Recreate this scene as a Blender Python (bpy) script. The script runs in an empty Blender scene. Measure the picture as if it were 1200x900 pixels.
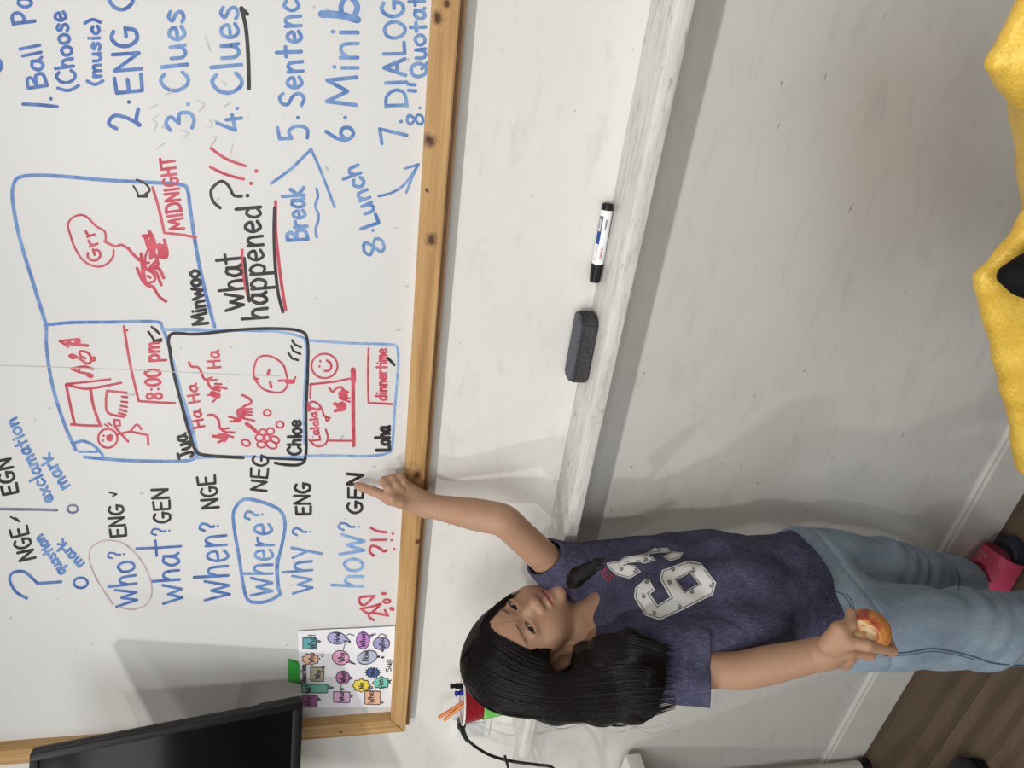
import bpy, bmesh, math, random
import numpy as np
from mathutils import Vector, Matrix
from mathutils.bvhtree import BVHTree
from mathutils.geometry import delaunay_2d_cdt
random.seed(7); rng = np.random.default_rng(7)
SC = bpy.context.scene; COL = SC.collection

# ------------------------------------------------------------------ camera
CAM = np.array([0.0, -0.9, 1.44]); FPX = 700.0
CR = np.array([[0.89297784, 0.4486211, 0.03646492],      # right in the upright view
               [0.12562783, -0.17062482, -0.97729464],   # down
               [-0.43221318, 0.87728346, -0.20872348]])  # forward
cam_d = bpy.data.cameras.new('camera'); cam = bpy.data.objects.new('camera', cam_d); COL.objects.link(cam)
cam_d.sensor_width = 36; cam_d.lens = FPX / 1200 * 36; cam_d.clip_start = 0.02
M = Matrix(((CR[1][0], CR[0][0], -CR[2][0], CAM[0]), (CR[1][1], CR[0][1], -CR[2][1], CAM[1]),
            (CR[1][2], CR[0][2], -CR[2][2], CAM[2]), (0, 0, 0, 1)))
cam.matrix_world = M      # the phone was held turned a quarter turn
SC.camera = cam

# ------------------------------------------------------------------ light
SC.view_settings.view_transform = 'Standard'; SC.view_settings.look = 'None'
SC.view_settings.exposure = -0.05; SC.view_settings.gamma = 1.0; SC.view_settings.use_curve_mapping = False
wd = bpy.data.worlds.new('world'); SC.world = wd; wd.use_nodes = True
wd.node_tree.nodes['Background'].inputs[0].default_value = (1.0, 0.96, 0.9, 1)
wd.node_tree.nodes['Background'].inputs[1].default_value = 0.05
def lamp(x, y, z, power, size, colour=(1.0, 0.972, 0.925)):
    d = bpy.data.lights.new('ceiling_spot', 'SPOT'); d.shadow_soft_size = size; d.energy = power; d.color = colour
    d.spot_size = math.radians(86); d.spot_blend = 1.0
    o = bpy.data.objects.new('ceiling_spot', d); COL.objects.link(o); o.location = (x, y, z)
    o.rotation_euler = Vector((0, -y, 1.58 - z)).to_track_quat('-Z', 'Y').to_euler(); return o
LAMP_P = 19.0; AREA_P = 6.0
for lx in (-2.9, -2.2, -1.25, -0.3, 0.65, 1.6):
    lamp(lx, -1.43, 2.36, LAMP_P, 0.04)
    a_ = bpy.data.lights.new('ceiling_downlight', 'AREA'); a_.shape = 'DISK'; a_.size = .08; a_.energy = AREA_P; a_.color = (1, .972, .925)
    ao = bpy.data.objects.new('ceiling_downlight', a_); COL.objects.link(ao); ao.location = (lx, -1.43, 2.37)
d_ = bpy.data.lights.new('fill_light', 'AREA'); d_.shape = 'DISK'; d_.size = .4; d_.energy = 8; d_.color = (1, .972, .925)
o_ = bpy.data.objects.new('fill_light', d_); COL.objects.link(o_); o_.location = (-.5, -2.6, 2.46)  # added fill light, no lamp known here; lifts the shaded sides

w_ = bpy.data.lights.new('unseen_window_fill', 'AREA'); w_.shape = 'RECTANGLE'; w_.size = 2.2; w_.size_y = 1.1; w_.energy = 34; w_.color = (.93, .97, 1.0)   # cool ambient fill, added as an unseen window behind the photographer
wo = bpy.data.objects.new('unseen_window_fill', w_); COL.objects.link(wo); wo.location = (-.3, -3.36, 1.75); wo.rotation_euler = (math.radians(90), 0, 0)

# ------------------------------------------------------------------ projection helpers
def ray(px, py):
    a = np.array([(450 - py) / FPX, (px - 600) / FPX, 1.0])
    return CR.T @ a
def P(px, py, y):
    d = ray(px, py); return CAM + d * ((y - CAM[1]) / d[1])
def PZ(px, py, z):
    d = ray(px, py); return CAM + d * ((z - CAM[2]) / d[2])
def proj(p):
    c = CR @ (np.asarray(p, float) - CAM); return np.array([600 + FPX * c[1] / c[2], 450 - FPX * c[0] / c[2]])

# ------------------------------------------------------------------ object helpers
def empty(name, loc, label=None, cat=None, group=None):
    o = bpy.data.objects.new(name, None); COL.objects.link(o); o.location = loc; o.empty_display_size = .05
    if label: o['label'] = label
    if cat: o['category'] = cat
    if group: o['group'] = group
    return o
def wloc(o):
    v = Vector((0, 0, 0))
    while o is not None: v += o.location; o = o.parent
    return v
def obj(name, verts, faces, mat, parent=None, smooth=False, base=None, label=None, cat=None, group=None, kind=None):
    verts = np.asarray(verts, float).reshape(-1, 3)
    off = np.array(wloc(parent)) if parent else (np.array(base) if base is not None else np.zeros(3))
    me = bpy.data.meshes.new(name)
    me.from_pydata((verts - off).tolist(), [], [tuple(int(i) for i in f) for f in faces]); me.update()
    o = bpy.data.objects.new(name, me); COL.objects.link(o)
    if parent: o.parent = parent
    else: o.location = off
    if mat is not None:
        for m in (mat if isinstance(mat, list) else [mat]): me.materials.append(m)
    if smooth: me.polygons.foreach_set('use_smooth', [True] * len(me.polygons))
    if label: o['label'] = label
    if cat: o['category'] = cat
    if group: o['group'] = group
    if kind: o['kind'] = kind
    return o
def auto(o, ang=35):
    me = o.data; bm = bmesh.new(); bm.from_mesh(me); a = math.radians(ang)
    for f in bm.faces: f.smooth = True
    for e in bm.edges:
        if len(e.link_faces) == 2 and e.calc_face_angle(0) > a: e.smooth = False
    bm.to_mesh(me); bm.free(); return o
def box_bm(lo, hi, bev=0, seg=2):
    bm = bmesh.new(); bmesh.ops.create_cube(bm, size=1)
    lo = Vector(lo); hi = Vector(hi)
    for v in bm.verts: v.co = Vector([lo[i] + (v.co[i] + .5) * (hi[i] - lo[i]) for i in range(3)])
    if bev: bmesh.ops.bevel(bm, geom=list(bm.edges), offset=bev, segments=seg, affect='EDGES', profile=.5)
    return bm
def bm_data(bm):
    bm.verts.index_update(); v = [tuple(x.co) for x in bm.verts]; f = [[x.index for x in q.verts] for q in bm.faces]; bm.free(); return v, f
def box(name, lo, hi, mat, parent=None, bev=0, seg=2, **k):
    v, f = bm_data(box_bm(lo, hi, bev, seg)); o = obj(name, v, f, mat, parent, **k)
    return auto(o) if bev else o
def merge(*parts):
    V = []; F = []
    for v, f in parts:
        n = len(V); V += [tuple(x) for x in v]; F += [[i + n for i in q] for q in f]
    return V, F
def catmull(pts, n=6, closed=False):
    pts = [np.asarray(p, float) for p in pts]; m = len(pts); out = []
    if m < 3: return np.array(pts)
    for i in range(m if closed else m - 1):
        g = lambda k: pts[k % m] if closed else pts[min(max(k, 0), m - 1)]
        a, b, c, d = g(i - 1), g(i), g(i + 1), g(i + 2)
        for t in np.arange(n) / n:
            out.append(.5 * (2 * b + (c - a) * t + (2 * a - 5 * b + 4 * c - d) * t * t + (-a + 3 * b - 3 * c + d) * t ** 3))
    if not closed: out.append(pts[-1])
    return np.array(out)
def tube(pts, r, n=10, cap=True):
    pts = np.array(pts, float); m = len(pts); rr = np.full(m, r, float) if np.isscalar(r) else np.array(r, float)
    T = np.gradient(pts, axis=0); T /= np.linalg.norm(T, axis=1)[:, None] + 1e-12
    u = np.cross(T[0], [0, 0, 1.0]);
    if np.linalg.norm(u) < .1: u = np.cross(T[0], [1.0, 0, 0])
    V = []; F = []
    for i in range(m):
        u = u - T[i] * (u @ T[i]); u /= np.linalg.norm(u); w = np.cross(T[i], u)
        for k in range(n):
            a = 2 * math.pi * k / n; V.append(pts[i] + rr[i] * (math.cos(a) * u + math.sin(a) * w))
    for i in range(m - 1):
        for k in range(n):
            F.append([i * n + k, i * n + (k + 1) % n, (i + 1) * n + (k + 1) % n, (i + 1) * n + k])
    if cap: F.append(list(range(n))[::-1]); F.append([(m - 1) * n + k for k in range(n)])
    return V, F
def lathe(a, b, prof, n=24):
    """revolve prof [(t along a->b in metres, radius)] about the axis a->b"""
    a = np.array(a, float); b = np.array(b, float); T = (b - a) / np.linalg.norm(b - a)
    u = np.cross(T, [0, 0, 1.0])
    if np.linalg.norm(u) < .1: u = np.cross(T, [1.0, 0, 0])
    u /= np.linalg.norm(u); w = np.cross(T, u); V = []; F = []
    for t, r in prof:
        for k in range(n):
            q = 2 * math.pi * k / n; V.append(a + T * t + r * (math.cos(q) * u + math.sin(q) * w))
    for i in range(len(prof) - 1):
        for k in range(n): F.append([i * n + k, i * n + (k + 1) % n, (i + 1) * n + (k + 1) % n, (i + 1) * n + k])
    F.append(list(range(n))[::-1]); F.append([(len(prof) - 1) * n + k for k in range(n)])
    return V, F

# ------------------------------------------------------------------ materials
def lin(r, g, b):
    f = lambda c: (c / 255) / 12.92 if c <= 10 else ((c / 255 + .055) / 1.055) ** 2.4
    return (f(r), f(g), f(b), 1)
class Mat:
    def __init__(s, name, col=(.8, .8, .8, 1), rough=.5, metal=0, spec=.5):
        s.m = bpy.data.materials.new(name); s.m.use_nodes = True; s.t = s.m.node_tree
        s.b = s.t.nodes['Principled BSDF']; s.set('Base Color', col); s.set('Roughness', rough); s.set('Metallic', metal); s.set('Specular IOR Level', spec)
    def set(s, k, v):
        if hasattr(v, 'is_output'): s.t.links.new(v, s.b.inputs[k])
        else: s.b.inputs[k].default_value = v
    def n(s, typ, ins=None, **props):
        q = s.t.nodes.new(typ)
        for k, v in props.items(): setattr(q, k, v)
        for k, v in (ins or {}).items():
            if hasattr(v, 'is_output'): s.t.links.new(v, q.inputs[k])
            else: q.inputs[k].default_value = v
        return q
    def co(s, scale=(1, 1, 1), loc=(0, 0, 0), rot=(0, 0, 0)):
        c = s.n('ShaderNodeTexCoord'); return s.n('ShaderNodeMapping', {'Vector': c.outputs['Object'], 'Scale': scale, 'Location': loc, 'Rotation': rot}).outputs[0]
    def noise(s, vec, scale, detail=4, rough=.55, dist=0):
        return s.n('ShaderNodeTexNoise', {'Vector': vec, 'Scale': scale, 'Detail': detail, 'Roughness': rough, 'Distortion': dist}).outputs[0]
    def ramp(s, fac, stops):
        r = s.n('ShaderNodeValToRGB', {'Fac': fac}); e = r.color_ramp.elements
        while len(e) < len(stops): e.new(.5)
        for q, (p, c) in zip(e, stops): q.position = p; q.color = c if len(c) == 4 else tuple(c) + (1,)
        return r.outputs[0]
    def mix(s, fac, a, b, mode='MIX'):
        m = s.n('ShaderNodeMix', data_type='RGBA', blend_type=mode)
        for k, v in ((0, fac), (6, a), (7, b)):
            if hasattr(v, 'is_output'): s.t.links.new(v, m.inputs[k])
            else: m.inputs[k].default_value = v
        return m.outputs[2]
    def math(s, op, a, b=0.0):
        m = s.n('ShaderNodeMath', operation=op)
        for k, v in ((0, a), (1, b)):
            if hasattr(v, 'is_output'): s.t.links.new(v, m.inputs[k])
            else: m.inputs[k].default_value = v
        return m.outputs[0]
    def bump(s, h, strength=.3, dist=.002):
        s.set('Normal', s.n('ShaderNodeBump', {'Height': h, 'Strength': strength, 'Distance': dist}).outputs[0])
def gray(v): return (v, v, v, 1)
def plain(name, col, rough=.5, metal=0, spec=.5, var=.12, scale=30):
    q = Mat(name, col, rough, metal, spec)
    c = q.co(); nz = q.noise(c, scale, 3)
    q.set('Base Color', q.mix(nz, tuple(x * (1 - var) for x in col[:3]) + (1,), tuple(min(1, x * (1 + var)) for x in col[:3]) + (1,)))
    return q.m

# painted wall: off-white with faint smears and small scuffs
q = Mat('wall_paint', rough=.55); c = q.co()
big = q.noise(c, 3.0, 5, .6); fine = q.noise(c, 320, 2)
base = q.mix(big, (.70, .69, .655, 1), (.81, .80, .76, 1))
smear = q.ramp(q.noise(q.co((2.2, 1, 7)), 4.5, 6, .7, .6), [(.54, gray(0)), (.76, gray(.42))])
base = q.mix(smear, base, (.52, .50, .45, 1))
scuff = q.ramp(q.noise(q.co((1, 1, 2.4), rot=(0, .5, 0)), 38, 2, .4), [(.75, gray(0)), (.78, gray(.7))])
base = q.mix(scuff, base, (.25, .24, .23, 1))
q.set('Base Color', base); q.bump(fine, .12, .001); M_WALL = q.m
# trim paint (ledge, baseboard) greyer and marked
q = Mat('trim_paint', rough=.45); c = q.co()
base = q.mix(q.noise(c, 9, 5), (.66, .65, .62, 1), (.78, .77, .73, 1))
smear = q.ramp(q.noise(q.co((5, 40, 40)), 2.2, 6, .7, .8), [(.46, gray(0)), (.68, gray(.7))])
base = q.mix(smear, base, (.42, .40, .40, 1))
dots = q.ramp(q.noise(q.co((14, 40, 40)), 3.0, 3, .5), [(.64, gray(0)), (.70, gray(.5))])
base = q.mix(dots, base, (.27, .25, .27, 1))
q.set('Base Color', base); M_TRIM = q.m
# laminate floor: planks along x
q = Mat('laminate_floor', rough=.42); c = q.co()
br = q.n('ShaderNodeTexBrick', {'Vector': c, 'Scale': 1.0, 'Mortar Size': .0012, 'Brick Width': 2.6, 'Row Height': .155, 'Color1': gray(0), 'Color2': gray(1), 'Mortar': gray(.5), 'Mortar Smooth': .3}, offset=.37, squash=1)
rnd = q.n('ShaderNodeVectorMath', {0: c, 1: br.outputs[0]}, operation='MULTIPLY_ADD'); q.t.links.new(br.outputs[0], rnd.inputs[2])
grain_v = q.n('ShaderNodeMapping', {'Vector': rnd.outputs[0], 'Scale': (1.3, 9, 1)}).outputs[0]
g1 = q.noise(grain_v, 2.1, 3, .5, 1.2)
rings = q.n('ShaderNodeTexWave', {'Vector': grain_v, 'Scale': 1.1, 'Distortion': 9.0, 'Detail': 3, 'Detail Scale': .9}, bands_direction='Y').outputs[1]
fine = q.noise(q.n('ShaderNodeMapping', {'Vector': c, 'Scale': (6, 160, 1)}).outputs[0], 2, 4, .6)
col = q.ramp(g1, [(.25, (.070, .045, .028)), (.5, (.115, .078, .049)), (.75, (.17, .12, .08))])
col = q.mix(.38, col, q.ramp(rings, [(.2, (.045, .028, .017)), (.6, (.15, .105, .07))]))
col = q.mix(.3, col, q.ramp(fine, [(.3, (.055, .036, .022)), (.7, (.16, .112, .075))]))
col = q.mix(br.outputs[1], col, (.045, .028, .018, 1)); q.set('Base Color', col); M_FLOOR = q.m
# pine frame rails (grain along local x or z) with knots at given spots
def pine(name, axis, knots):
    q = Mat(name, rough=.5, spec=.35); tc = q.n('ShaderNodeTexCoord').outputs['Object']
    sc = (1.2, 14, 34) if axis == 'x' else (34, 14, 1.2)
    nzv = q.n('ShaderNodeVectorMath', {0: q.n('ShaderNodeTexNoise', {'Vector': tc, 'Scale': 90, 'Detail': 3}).outputs[1], 1: (.5, .5, .5)}, operation='SUBTRACT').outputs[0]
    tcw = q.n('ShaderNodeVectorMath', {0: nzv, 1: (.012, .012, .012), 2: tc}, operation='MULTIPLY_ADD').outputs[0]
    ks = None
    for kx, ky, kz, rr in knots:
        d = q.n('ShaderNodeVectorMath', {0: tcw, 1: (kx, ky, kz)}, operation='SUBTRACT').outputs[0]
        d = q.n('ShaderNodeVectorMath', {0: d, 1: (.8, .25, 1) if axis == 'x' else (1, .25, .8)}, operation='MULTIPLY').outputs[0]
        l = q.n('ShaderNodeVectorMath', {0: d}, operation='LENGTH').outputs[1]
        v = q.n('ShaderNodeMapRange', {'Value': l, 'From Min': rr * .5, 'From Max': rr * 1.9, 'To Min': 1.0, 'To Max': 0.0}).outputs[0]
        ks = v if ks is None else q.math('MAXIMUM', ks, v)
    vv = q.n('ShaderNodeMapping', {'Vector': tc, 'Scale': sc}).outputs[0]
    if ks is not None:
        wob = q.n('ShaderNodeCombineXYZ', {0: q.math('MULTIPLY', ks, .8), 1: q.math('MULTIPLY', ks, .5), 2: q.math('MULTIPLY', ks, .8)}).outputs[0]
        vv = q.n('ShaderNodeVectorMath', {0: vv, 1: wob}, operation='ADD').outputs[0]
    g = q.noise(vv, 1.6, 4, .5, .5); g2 = q.noise(q.n('ShaderNodeMapping', {'Vector': tc, 'Scale': tuple(4 * k for k in sc)}).outputs[0], 2, 3)
    col = q.ramp(g, [(.26, (.24, .115, .04)), (.43, (.46, .26, .095)), (.6, (.60, .38, .16)), (.78, (.38, .20, .07))])
    col = q.mix(.22, col, q.ramp(g2, [(.3, (.33, .17, .06)), (.7, (.68, .45, .22))]))
    if ks is not None:
        col = q.mix(q.ramp(ks, [(.25, gray(0)), (.7, gray(.55)), (.97, gray(1))]), col, (.085, .03, .012, 1))
    q.set('Base Color', col); return q.m
# whiteboard enamel
q = Mat('whiteboard_enamel', rough=.42, spec=.35); c = q.co()
base = q.mix(q.noise(c, 2.4, 5, .6), (.66, .66, .65, 1), (.73, .73, .72, 1))
sm = q.ramp(q.noise(q.co((1, 1, 3), rot=(0, .6, 0)), 3.5, 7, .7, 1.0), [(.55, gray(0)), (.8, gray(.22))])
base = q.mix(sm, base, (.55, .55, .56, 1))
sp = q.ramp(q.noise(c, 70, 1, .3), [(.775, gray(0)), (.79, gray(.5))])
base = q.mix(sp, base, (.3, .3, .3, 1)); q.set('Base Color', base); M_BOARD = q.m
def ink(name, a, b):
    q = Mat(name, rough=.45, spec=.3); q.set('Base Color', q.mix(q.ramp(q.noise(q.co(), 55, 4, .6), [(.35, gray(0)), (.65, gray(1))]), a, b)); return q.m
I_BLUE = ink('blue_marker_ink', lin(76, 118, 184), lin(124, 160, 208))
I_DBLUE = ink('dark_blue_marker_ink', lin(56, 94, 168), lin(94, 134, 196))
I_LBLUE = ink('pale_blue_marker_ink', lin(110, 150, 208), lin(152, 186, 226))
I_RED = ink('red_marker_ink', lin(190, 58, 78), lin(212, 92, 110))
I_BLACK = ink('black_marker_ink', lin(28, 26, 28), lin(62, 60, 60))
I_GREY = ink('erased_ink_ghost', lin(188, 186, 184), lin(206, 204, 200))
I_PURP = ink('faded_purple_ink', lin(176, 152, 166), lin(204, 190, 196))
I_MAUVE = ink('greyed_purple_ink', lin(96, 92, 122), lin(140, 136, 160))
I_PEN = ink('black_pen_ink', lin(38, 34, 44), lin(70, 66, 78))
M_BLACKP = plain('black_plastic', (.007, .007, .008, 1), .4, 0, .3)
M_WHITEP = plain('white_plastic', (.80, .80, .79, 1), .35, var=.04)
# ------------------------------------------------------------------ pen strokes (polylines in picture pixels, laid on a surface)
def ribbon(pts, w, smooth=True, n=5, closed=False):
    pts = [np.asarray(p, float) for p in pts]
    if closed and not smooth: pts = pts + [pts[0]]
    if smooth and len(pts) > 2:
        q = catmull(pts, n, closed)
        if closed: q = np.vstack([q, q[:1]])
    else: q = np.array(pts)
    keep = [0] + [i for i in range(1, len(q)) if np.linalg.norm(q[i] - q[i - 1]) > 1e-4]; q = q[keep]
    V = []; F = []; h = w / 2
    if len(q) == 1:
        V = [q[0] + h * np.array([math.cos(a), math.sin(a)]) for a in np.arange(12) * math.pi / 6]; return V, [list(range(12))]
    sub = [q[0]]
    for a, b in zip(q[:-1], q[1:]):                       # long straight runs get extra points
        k = max(1, int(np.linalg.norm(b - a) / 8))
        sub += [a + (b - a) * (i + 1) / k for i in range(k)]
    q = np.array(sub)
    T = np.diff(q, axis=0); T /= np.linalg.norm(T, axis=1)[:, None]
    N = np.stack([-T[:, 1], T[:, 0]], 1); L = len(q)
    for i in range(L - 1):
        a, b = q[i], q[i + 1]
        na = N[i]; nb = N[i]
        if i > 0 and T[i - 1] @ T[i] > .6: na = N[i - 1] + N[i]; na /= np.linalg.norm(na)
        if i < L - 2 and T[i + 1] @ T[i] > .6: nb = N[i + 1] + N[i]; nb /= np.linalg.norm(nb)
        k = len(V); V += [a + na * h, a - na * h, b - nb * h, b + nb * h]; F.append([k, k + 1, k + 2, k + 3])
    caps = [0, L - 1] + [i for i in range(1, L - 1) if T[i - 1] @ T[i] <= .6]
    for i in caps:
        k = len(V); V += [q[i] + h * np.array([math.cos(a), math.sin(a)]) for a in np.arange(10) * math.pi / 5]; F.append(list(range(k, k + 10)))
    return V, F
def disc(c, rx, ry=None, n=16):
    ry = ry or rx
    return [np.array([c[0] + rx * math.cos(a), c[1] + ry * math.sin(a)]) for a in np.arange(n) * 2 * math.pi / n], [list(range(n))]
def ring_pts(cx, cy, rx, ry, n=12, rot=0):
    return [(cx + rx * math.cos(a) * math.cos(rot) - ry * math.sin(a) * math.sin(rot), cy + rx * math.cos(a) * math.sin(rot) + ry * math.sin(a) * math.cos(rot)) for a in np.arange(n) * 2 * math.pi / n]
C = 'C'; L_ = 'L'
_o = lambda w=.5, h=.6: (C, [(w*.55,h),(w*.12,h*.8),(0.02,h*.4),(w*.3,0.02),(w*.75,h*.1),(w*.95,h*.5),(w*.75,h*.92),(w*.5,h)])
GL = {
 'A': (.62,[(L_,[(0,0),(.3,1),(.6,0)]),(L_,[(.12,.38),(.5,.38)])]),
 'B': (.56,[(L_,[(.03,0),(.05,1)]),(C,[(.05,1),(.4,.98),(.45,.75),(.08,.54)]),(C,[(.08,.54),(.5,.5),(.52,.12),(.03,0)])]),
 'C': (.66,[(C,[(.62,.85),(.42,1),(.14,.82),(.03,.45),(.18,.08),(.42,.0),(.64,.18)])]),
 'D': (.66,[(L_,[(.06,0),(.06,1)]),(C,[(.0,1),(.4,.95),(.62,.55),(.5,.12),(.02,.0)])]),
 'E': (.52,[(L_,[(.5,1),(.04,.98),(.03,.02),(.52,0)]),(L_,[(.04,.52),(.42,.52)])]),
 'G': (.62,[(C,[(.52,.9),(.32,1),(.1,.8),(.03,.4),(.2,.04),(.48,.08),(.56,.42)]),(L_,[(.32,.44),(.6,.44)])]),
 'H': (.56,[(L_,[(.04,0),(.06,1)]),(L_,[(.5,0),(.52,1)]),(L_,[(.05,.5),(.52,.52)])]),
 'I': (.22,[(L_,[(.1,0),(.1,1)])]),
 'J': (.5,[(C,[(.32,1),(.34,.4),(.28,.05),(.1,.02),(.0,.2)]),(L_,[(.1,1),(.5,1)])]),
 'K': (.54,[(L_,[(.05,1),(.05,0)]),(L_,[(.5,1),(.07,.42),(.54,0)])]),
 'L': (.46,[(L_,[(.05,1),(.04,0),(.46,.02)])]),
 'M': (.78,[(L_,[(.02,0),(.1,1),(.38,.3),(.66,1),(.76,0)])]),
 'N': (.6,[(L_,[(.03,0),(.06,1),(.52,.03),(.56,1)])]),
 'O': (.66,[(C,[(.34,1),(.1,.85),(.03,.45),(.18,.06),(.42,.02),(.62,.4),(.56,.82),(.34,1)])]),
 'P': (.55,[(L_,[(.05,0),(.07,1)]),(C,[(.05,1),(.42,1),(.52,.74),(.34,.5),(.08,.48)])]),
 'Q': (.7,[(C,[(.34,1),(.1,.85),(.03,.45),(.18,.06),(.42,.02),(.62,.4),(.56,.82),(.34,1)]),(L_,[(.38,.3),(.66,-.08)])]),
 'R': (.56,[(L_,[(.05,0),(.07,1)]),(C,[(.05,1),(.42,1),(.5,.74),(.34,.52),(.08,.5)]),(L_,[(.26,.5),(.54,0)])]),
 'S': (.56,[(C,[(.52,.86),(.36,1),(.12,.9),(.1,.66),(.4,.46),(.5,.2),(.3,.0),(.02,.12)])]),
 'T': (.58,[(L_,[(.0,1),(.58,1)]),(L_,[(.3,1),(.29,0)])]),
 'U': (.58,[(C,[(.04,1),(.04,.35),(.2,.0),(.42,.05),(.54,.4),(.55,1)])]),
 'V': (.56,[(L_,[(0,1),(.26,0),(.55,1)])]),
 'W': (.8,[(L_,[(0,1),(.18,0),(.4,.75),(.6,0),(.8,1)])]),
 'X': (.55,[(L_,[(0,1),(.52,0)]),(L_,[(.52,1),(.0,0)])]),
 'Y': (.55,[(L_,[(0,1),(.26,.5),(.27,0)]),(L_,[(.54,1),(.26,.5)])]),
 'a': (.5,[(C,[(.42,.55),(.2,.6),(.03,.3),(.15,.02),(.36,.15),(.43,.55)]),(C,[(.43,.58),(.42,.2),(.52,.02)])]),
 'b': (.5,[(L_,[(.05,1),(.05,0)]),(C,[(.06,.4),(.28,.6),(.46,.35),(.34,.02),(.05,.05)])]),
 'c': (.44,[(C,[(.42,.5),(.22,.6),(.03,.3),(.18,.02),(.44,.12)])]),
 'd': (.52,[(C,[(.42,.5),(.2,.6),(.03,.3),(.16,.02),(.42,.15)]),(L_,[(.44,1.02),(.46,.0)])]),
 'e': (.48,[(C,[(.05,.3),(.42,.34),(.36,.56),(.16,.58),(.03,.3),(.18,.02),(.46,.12)])]),
 'g': (.48,[(C,[(.42,.55),(.2,.6),(.03,.3),(.16,.03),(.4,.2)]),(C,[(.43,.58),(.43,-.2),(.2,-.4),(.03,-.25)])]),
 'h': (.5,[(L_,[(.05,1),(.05,0)]),(C,[(.05,.3),(.2,.56),(.38,.52),(.43,.3),(.44,0)])]),
 'i': (.16,[(L_,[(.08,.58),(.09,0)]),(L_,[(.1,.84),(.1,.86)])]),
 'k': (.46,[(L_,[(.05,1),(.05,0)]),(L_,[(.42,.6),(.07,.28),(.46,0)])]),
 'l': (.16,[(L_,[(.07,1),(.09,0)])]),
 'm': (.72,[(L_,[(.05,.6),(.05,0)]),(C,[(.05,.3),(.2,.58),(.33,.5),(.36,0)]),(C,[(.36,.3),(.5,.58),(.64,.5),(.67,0)])]),
 'n': (.5,[(L_,[(.05,.6),(.06,0)]),(C,[(.06,.32),(.22,.58),(.4,.5),(.44,0)])]),
 'o': (.5,[_o()]),
 'p': (.5,[(L_,[(.05,.6),(.06,-.42)]),(C,[(.05,.42),(.26,.62),(.46,.35),(.34,.03),(.06,.08)])]),
 'q': (.5,[(C,[(.42,.5),(.2,.6),(.03,.3),(.16,.02),(.42,.15)]),(L_,[(.44,.6),(.44,-.4)])]),
 'r': (.38,[(L_,[(.05,.6),(.06,0)]),(C,[(.06,.3),(.18,.52),(.38,.56)])]),
 's': (.42,[(C,[(.38,.5),(.2,.6),(.06,.46),(.3,.28),(.34,.08),(.16,.0),(.0,.08)])]),
 't': (.42,[(L_,[(.2,.95),(.2,0)]),(L_,[(.02,.58),(.42,.6)])]),
 'u': (.5,[(C,[(.04,.58),(.05,.15),(.2,.0),(.38,.15),(.42,.58)]),(L_,[(.42,.58),(.46,0)])]),
 'v': (.4,[(L_,[(0,.6),(.18,0),(.4,.6)])]),
 'w': (.78,[(L_,[(0,.72),(.2,.0),(.38,.52),(.56,.0),(.78,.7)])]),
 'x': (.44,[(L_,[(0,.6),(.42,0)]),(L_,[(.42,.6),(.0,0)])]),
 'y': (.48,[(L_,[(.02,.6),(.24,.1)]),(L_,[(.46,.62),(.1,-.42)])]),
 '0': (.5,[_o(.5,1)]),
 '1': (.2,[(L_,[(.1,1),(.1,0)])]),
 '2': (.56,[(C,[(.04,.78),(.24,1),(.46,.8),(.36,.45),(.1,.08),(.04,.02)]),(C,[(.04,.06),(.2,.12),(.56,.0)])]),
 '3': (.5,[(C,[(.05,.9),(.28,1),(.42,.8),(.2,.55)]),(C,[(.2,.55),(.46,.45),(.42,.1),(.2,0),(.0,.12)])]),
 '4': (.56,[(L_,[(.36,1),(.02,.32),(.56,.36)]),(L_,[(.42,.62),(.4,0)])]),
 '5': (.52,[(L_,[(.5,1),(.1,.98),(.07,.58)]),(C,[(.07,.58),(.34,.64),(.48,.36),(.34,.04),(.02,.06)])]),
 '6': (.5,[(C,[(.4,1),(.12,.62),(.04,.25),(.2,.0),(.42,.1),(.44,.36),(.26,.46),(.06,.3)])]),
 '7': (.5,[(L_,[(.0,.98),(.48,1),(.18,0)])]),
 '8': (.5,[(C,[(.42,.86),(.24,1),(.08,.82),(.2,.55),(.42,.3),(.34,.02),(.12,.02),(.06,.26),(.3,.55),(.44,.8),(.36,.96)])]),
 '?': (.44,[(C,[(.03,.74),(.16,.98),(.38,.86),(.34,.6),(.2,.42),(.2,.22)]),(L_,[(.2,.02),(.2,.03)])]),
 '!': (.16,[(L_,[(.1,1),(.08,.3)]),(L_,[(.07,.02),(.07,.03)])]),
 '.': (.2,[(L_,[(.08,.03),(.09,.03)])]),
 ':': (.22,[(L_,[(.1,.15),(.1,.16)]),(L_,[(.1,.6),(.1,.61)])]),
 '(': (.26,[(C,[(.22,1.1),(.05,.7),(.03,.35),(.2,-.12)])]),
 ')': (.26,[(C,[(.04,1.1),(.2,.7),(.22,.35),(.06,-.12)])]),
 '"': (.36,[(L_,[(.08,1),(.04,.66)]),(L_,[(.28,1),(.24,.66)])]),
 ' ': (.3,[]),
}
GAP = .14
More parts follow.
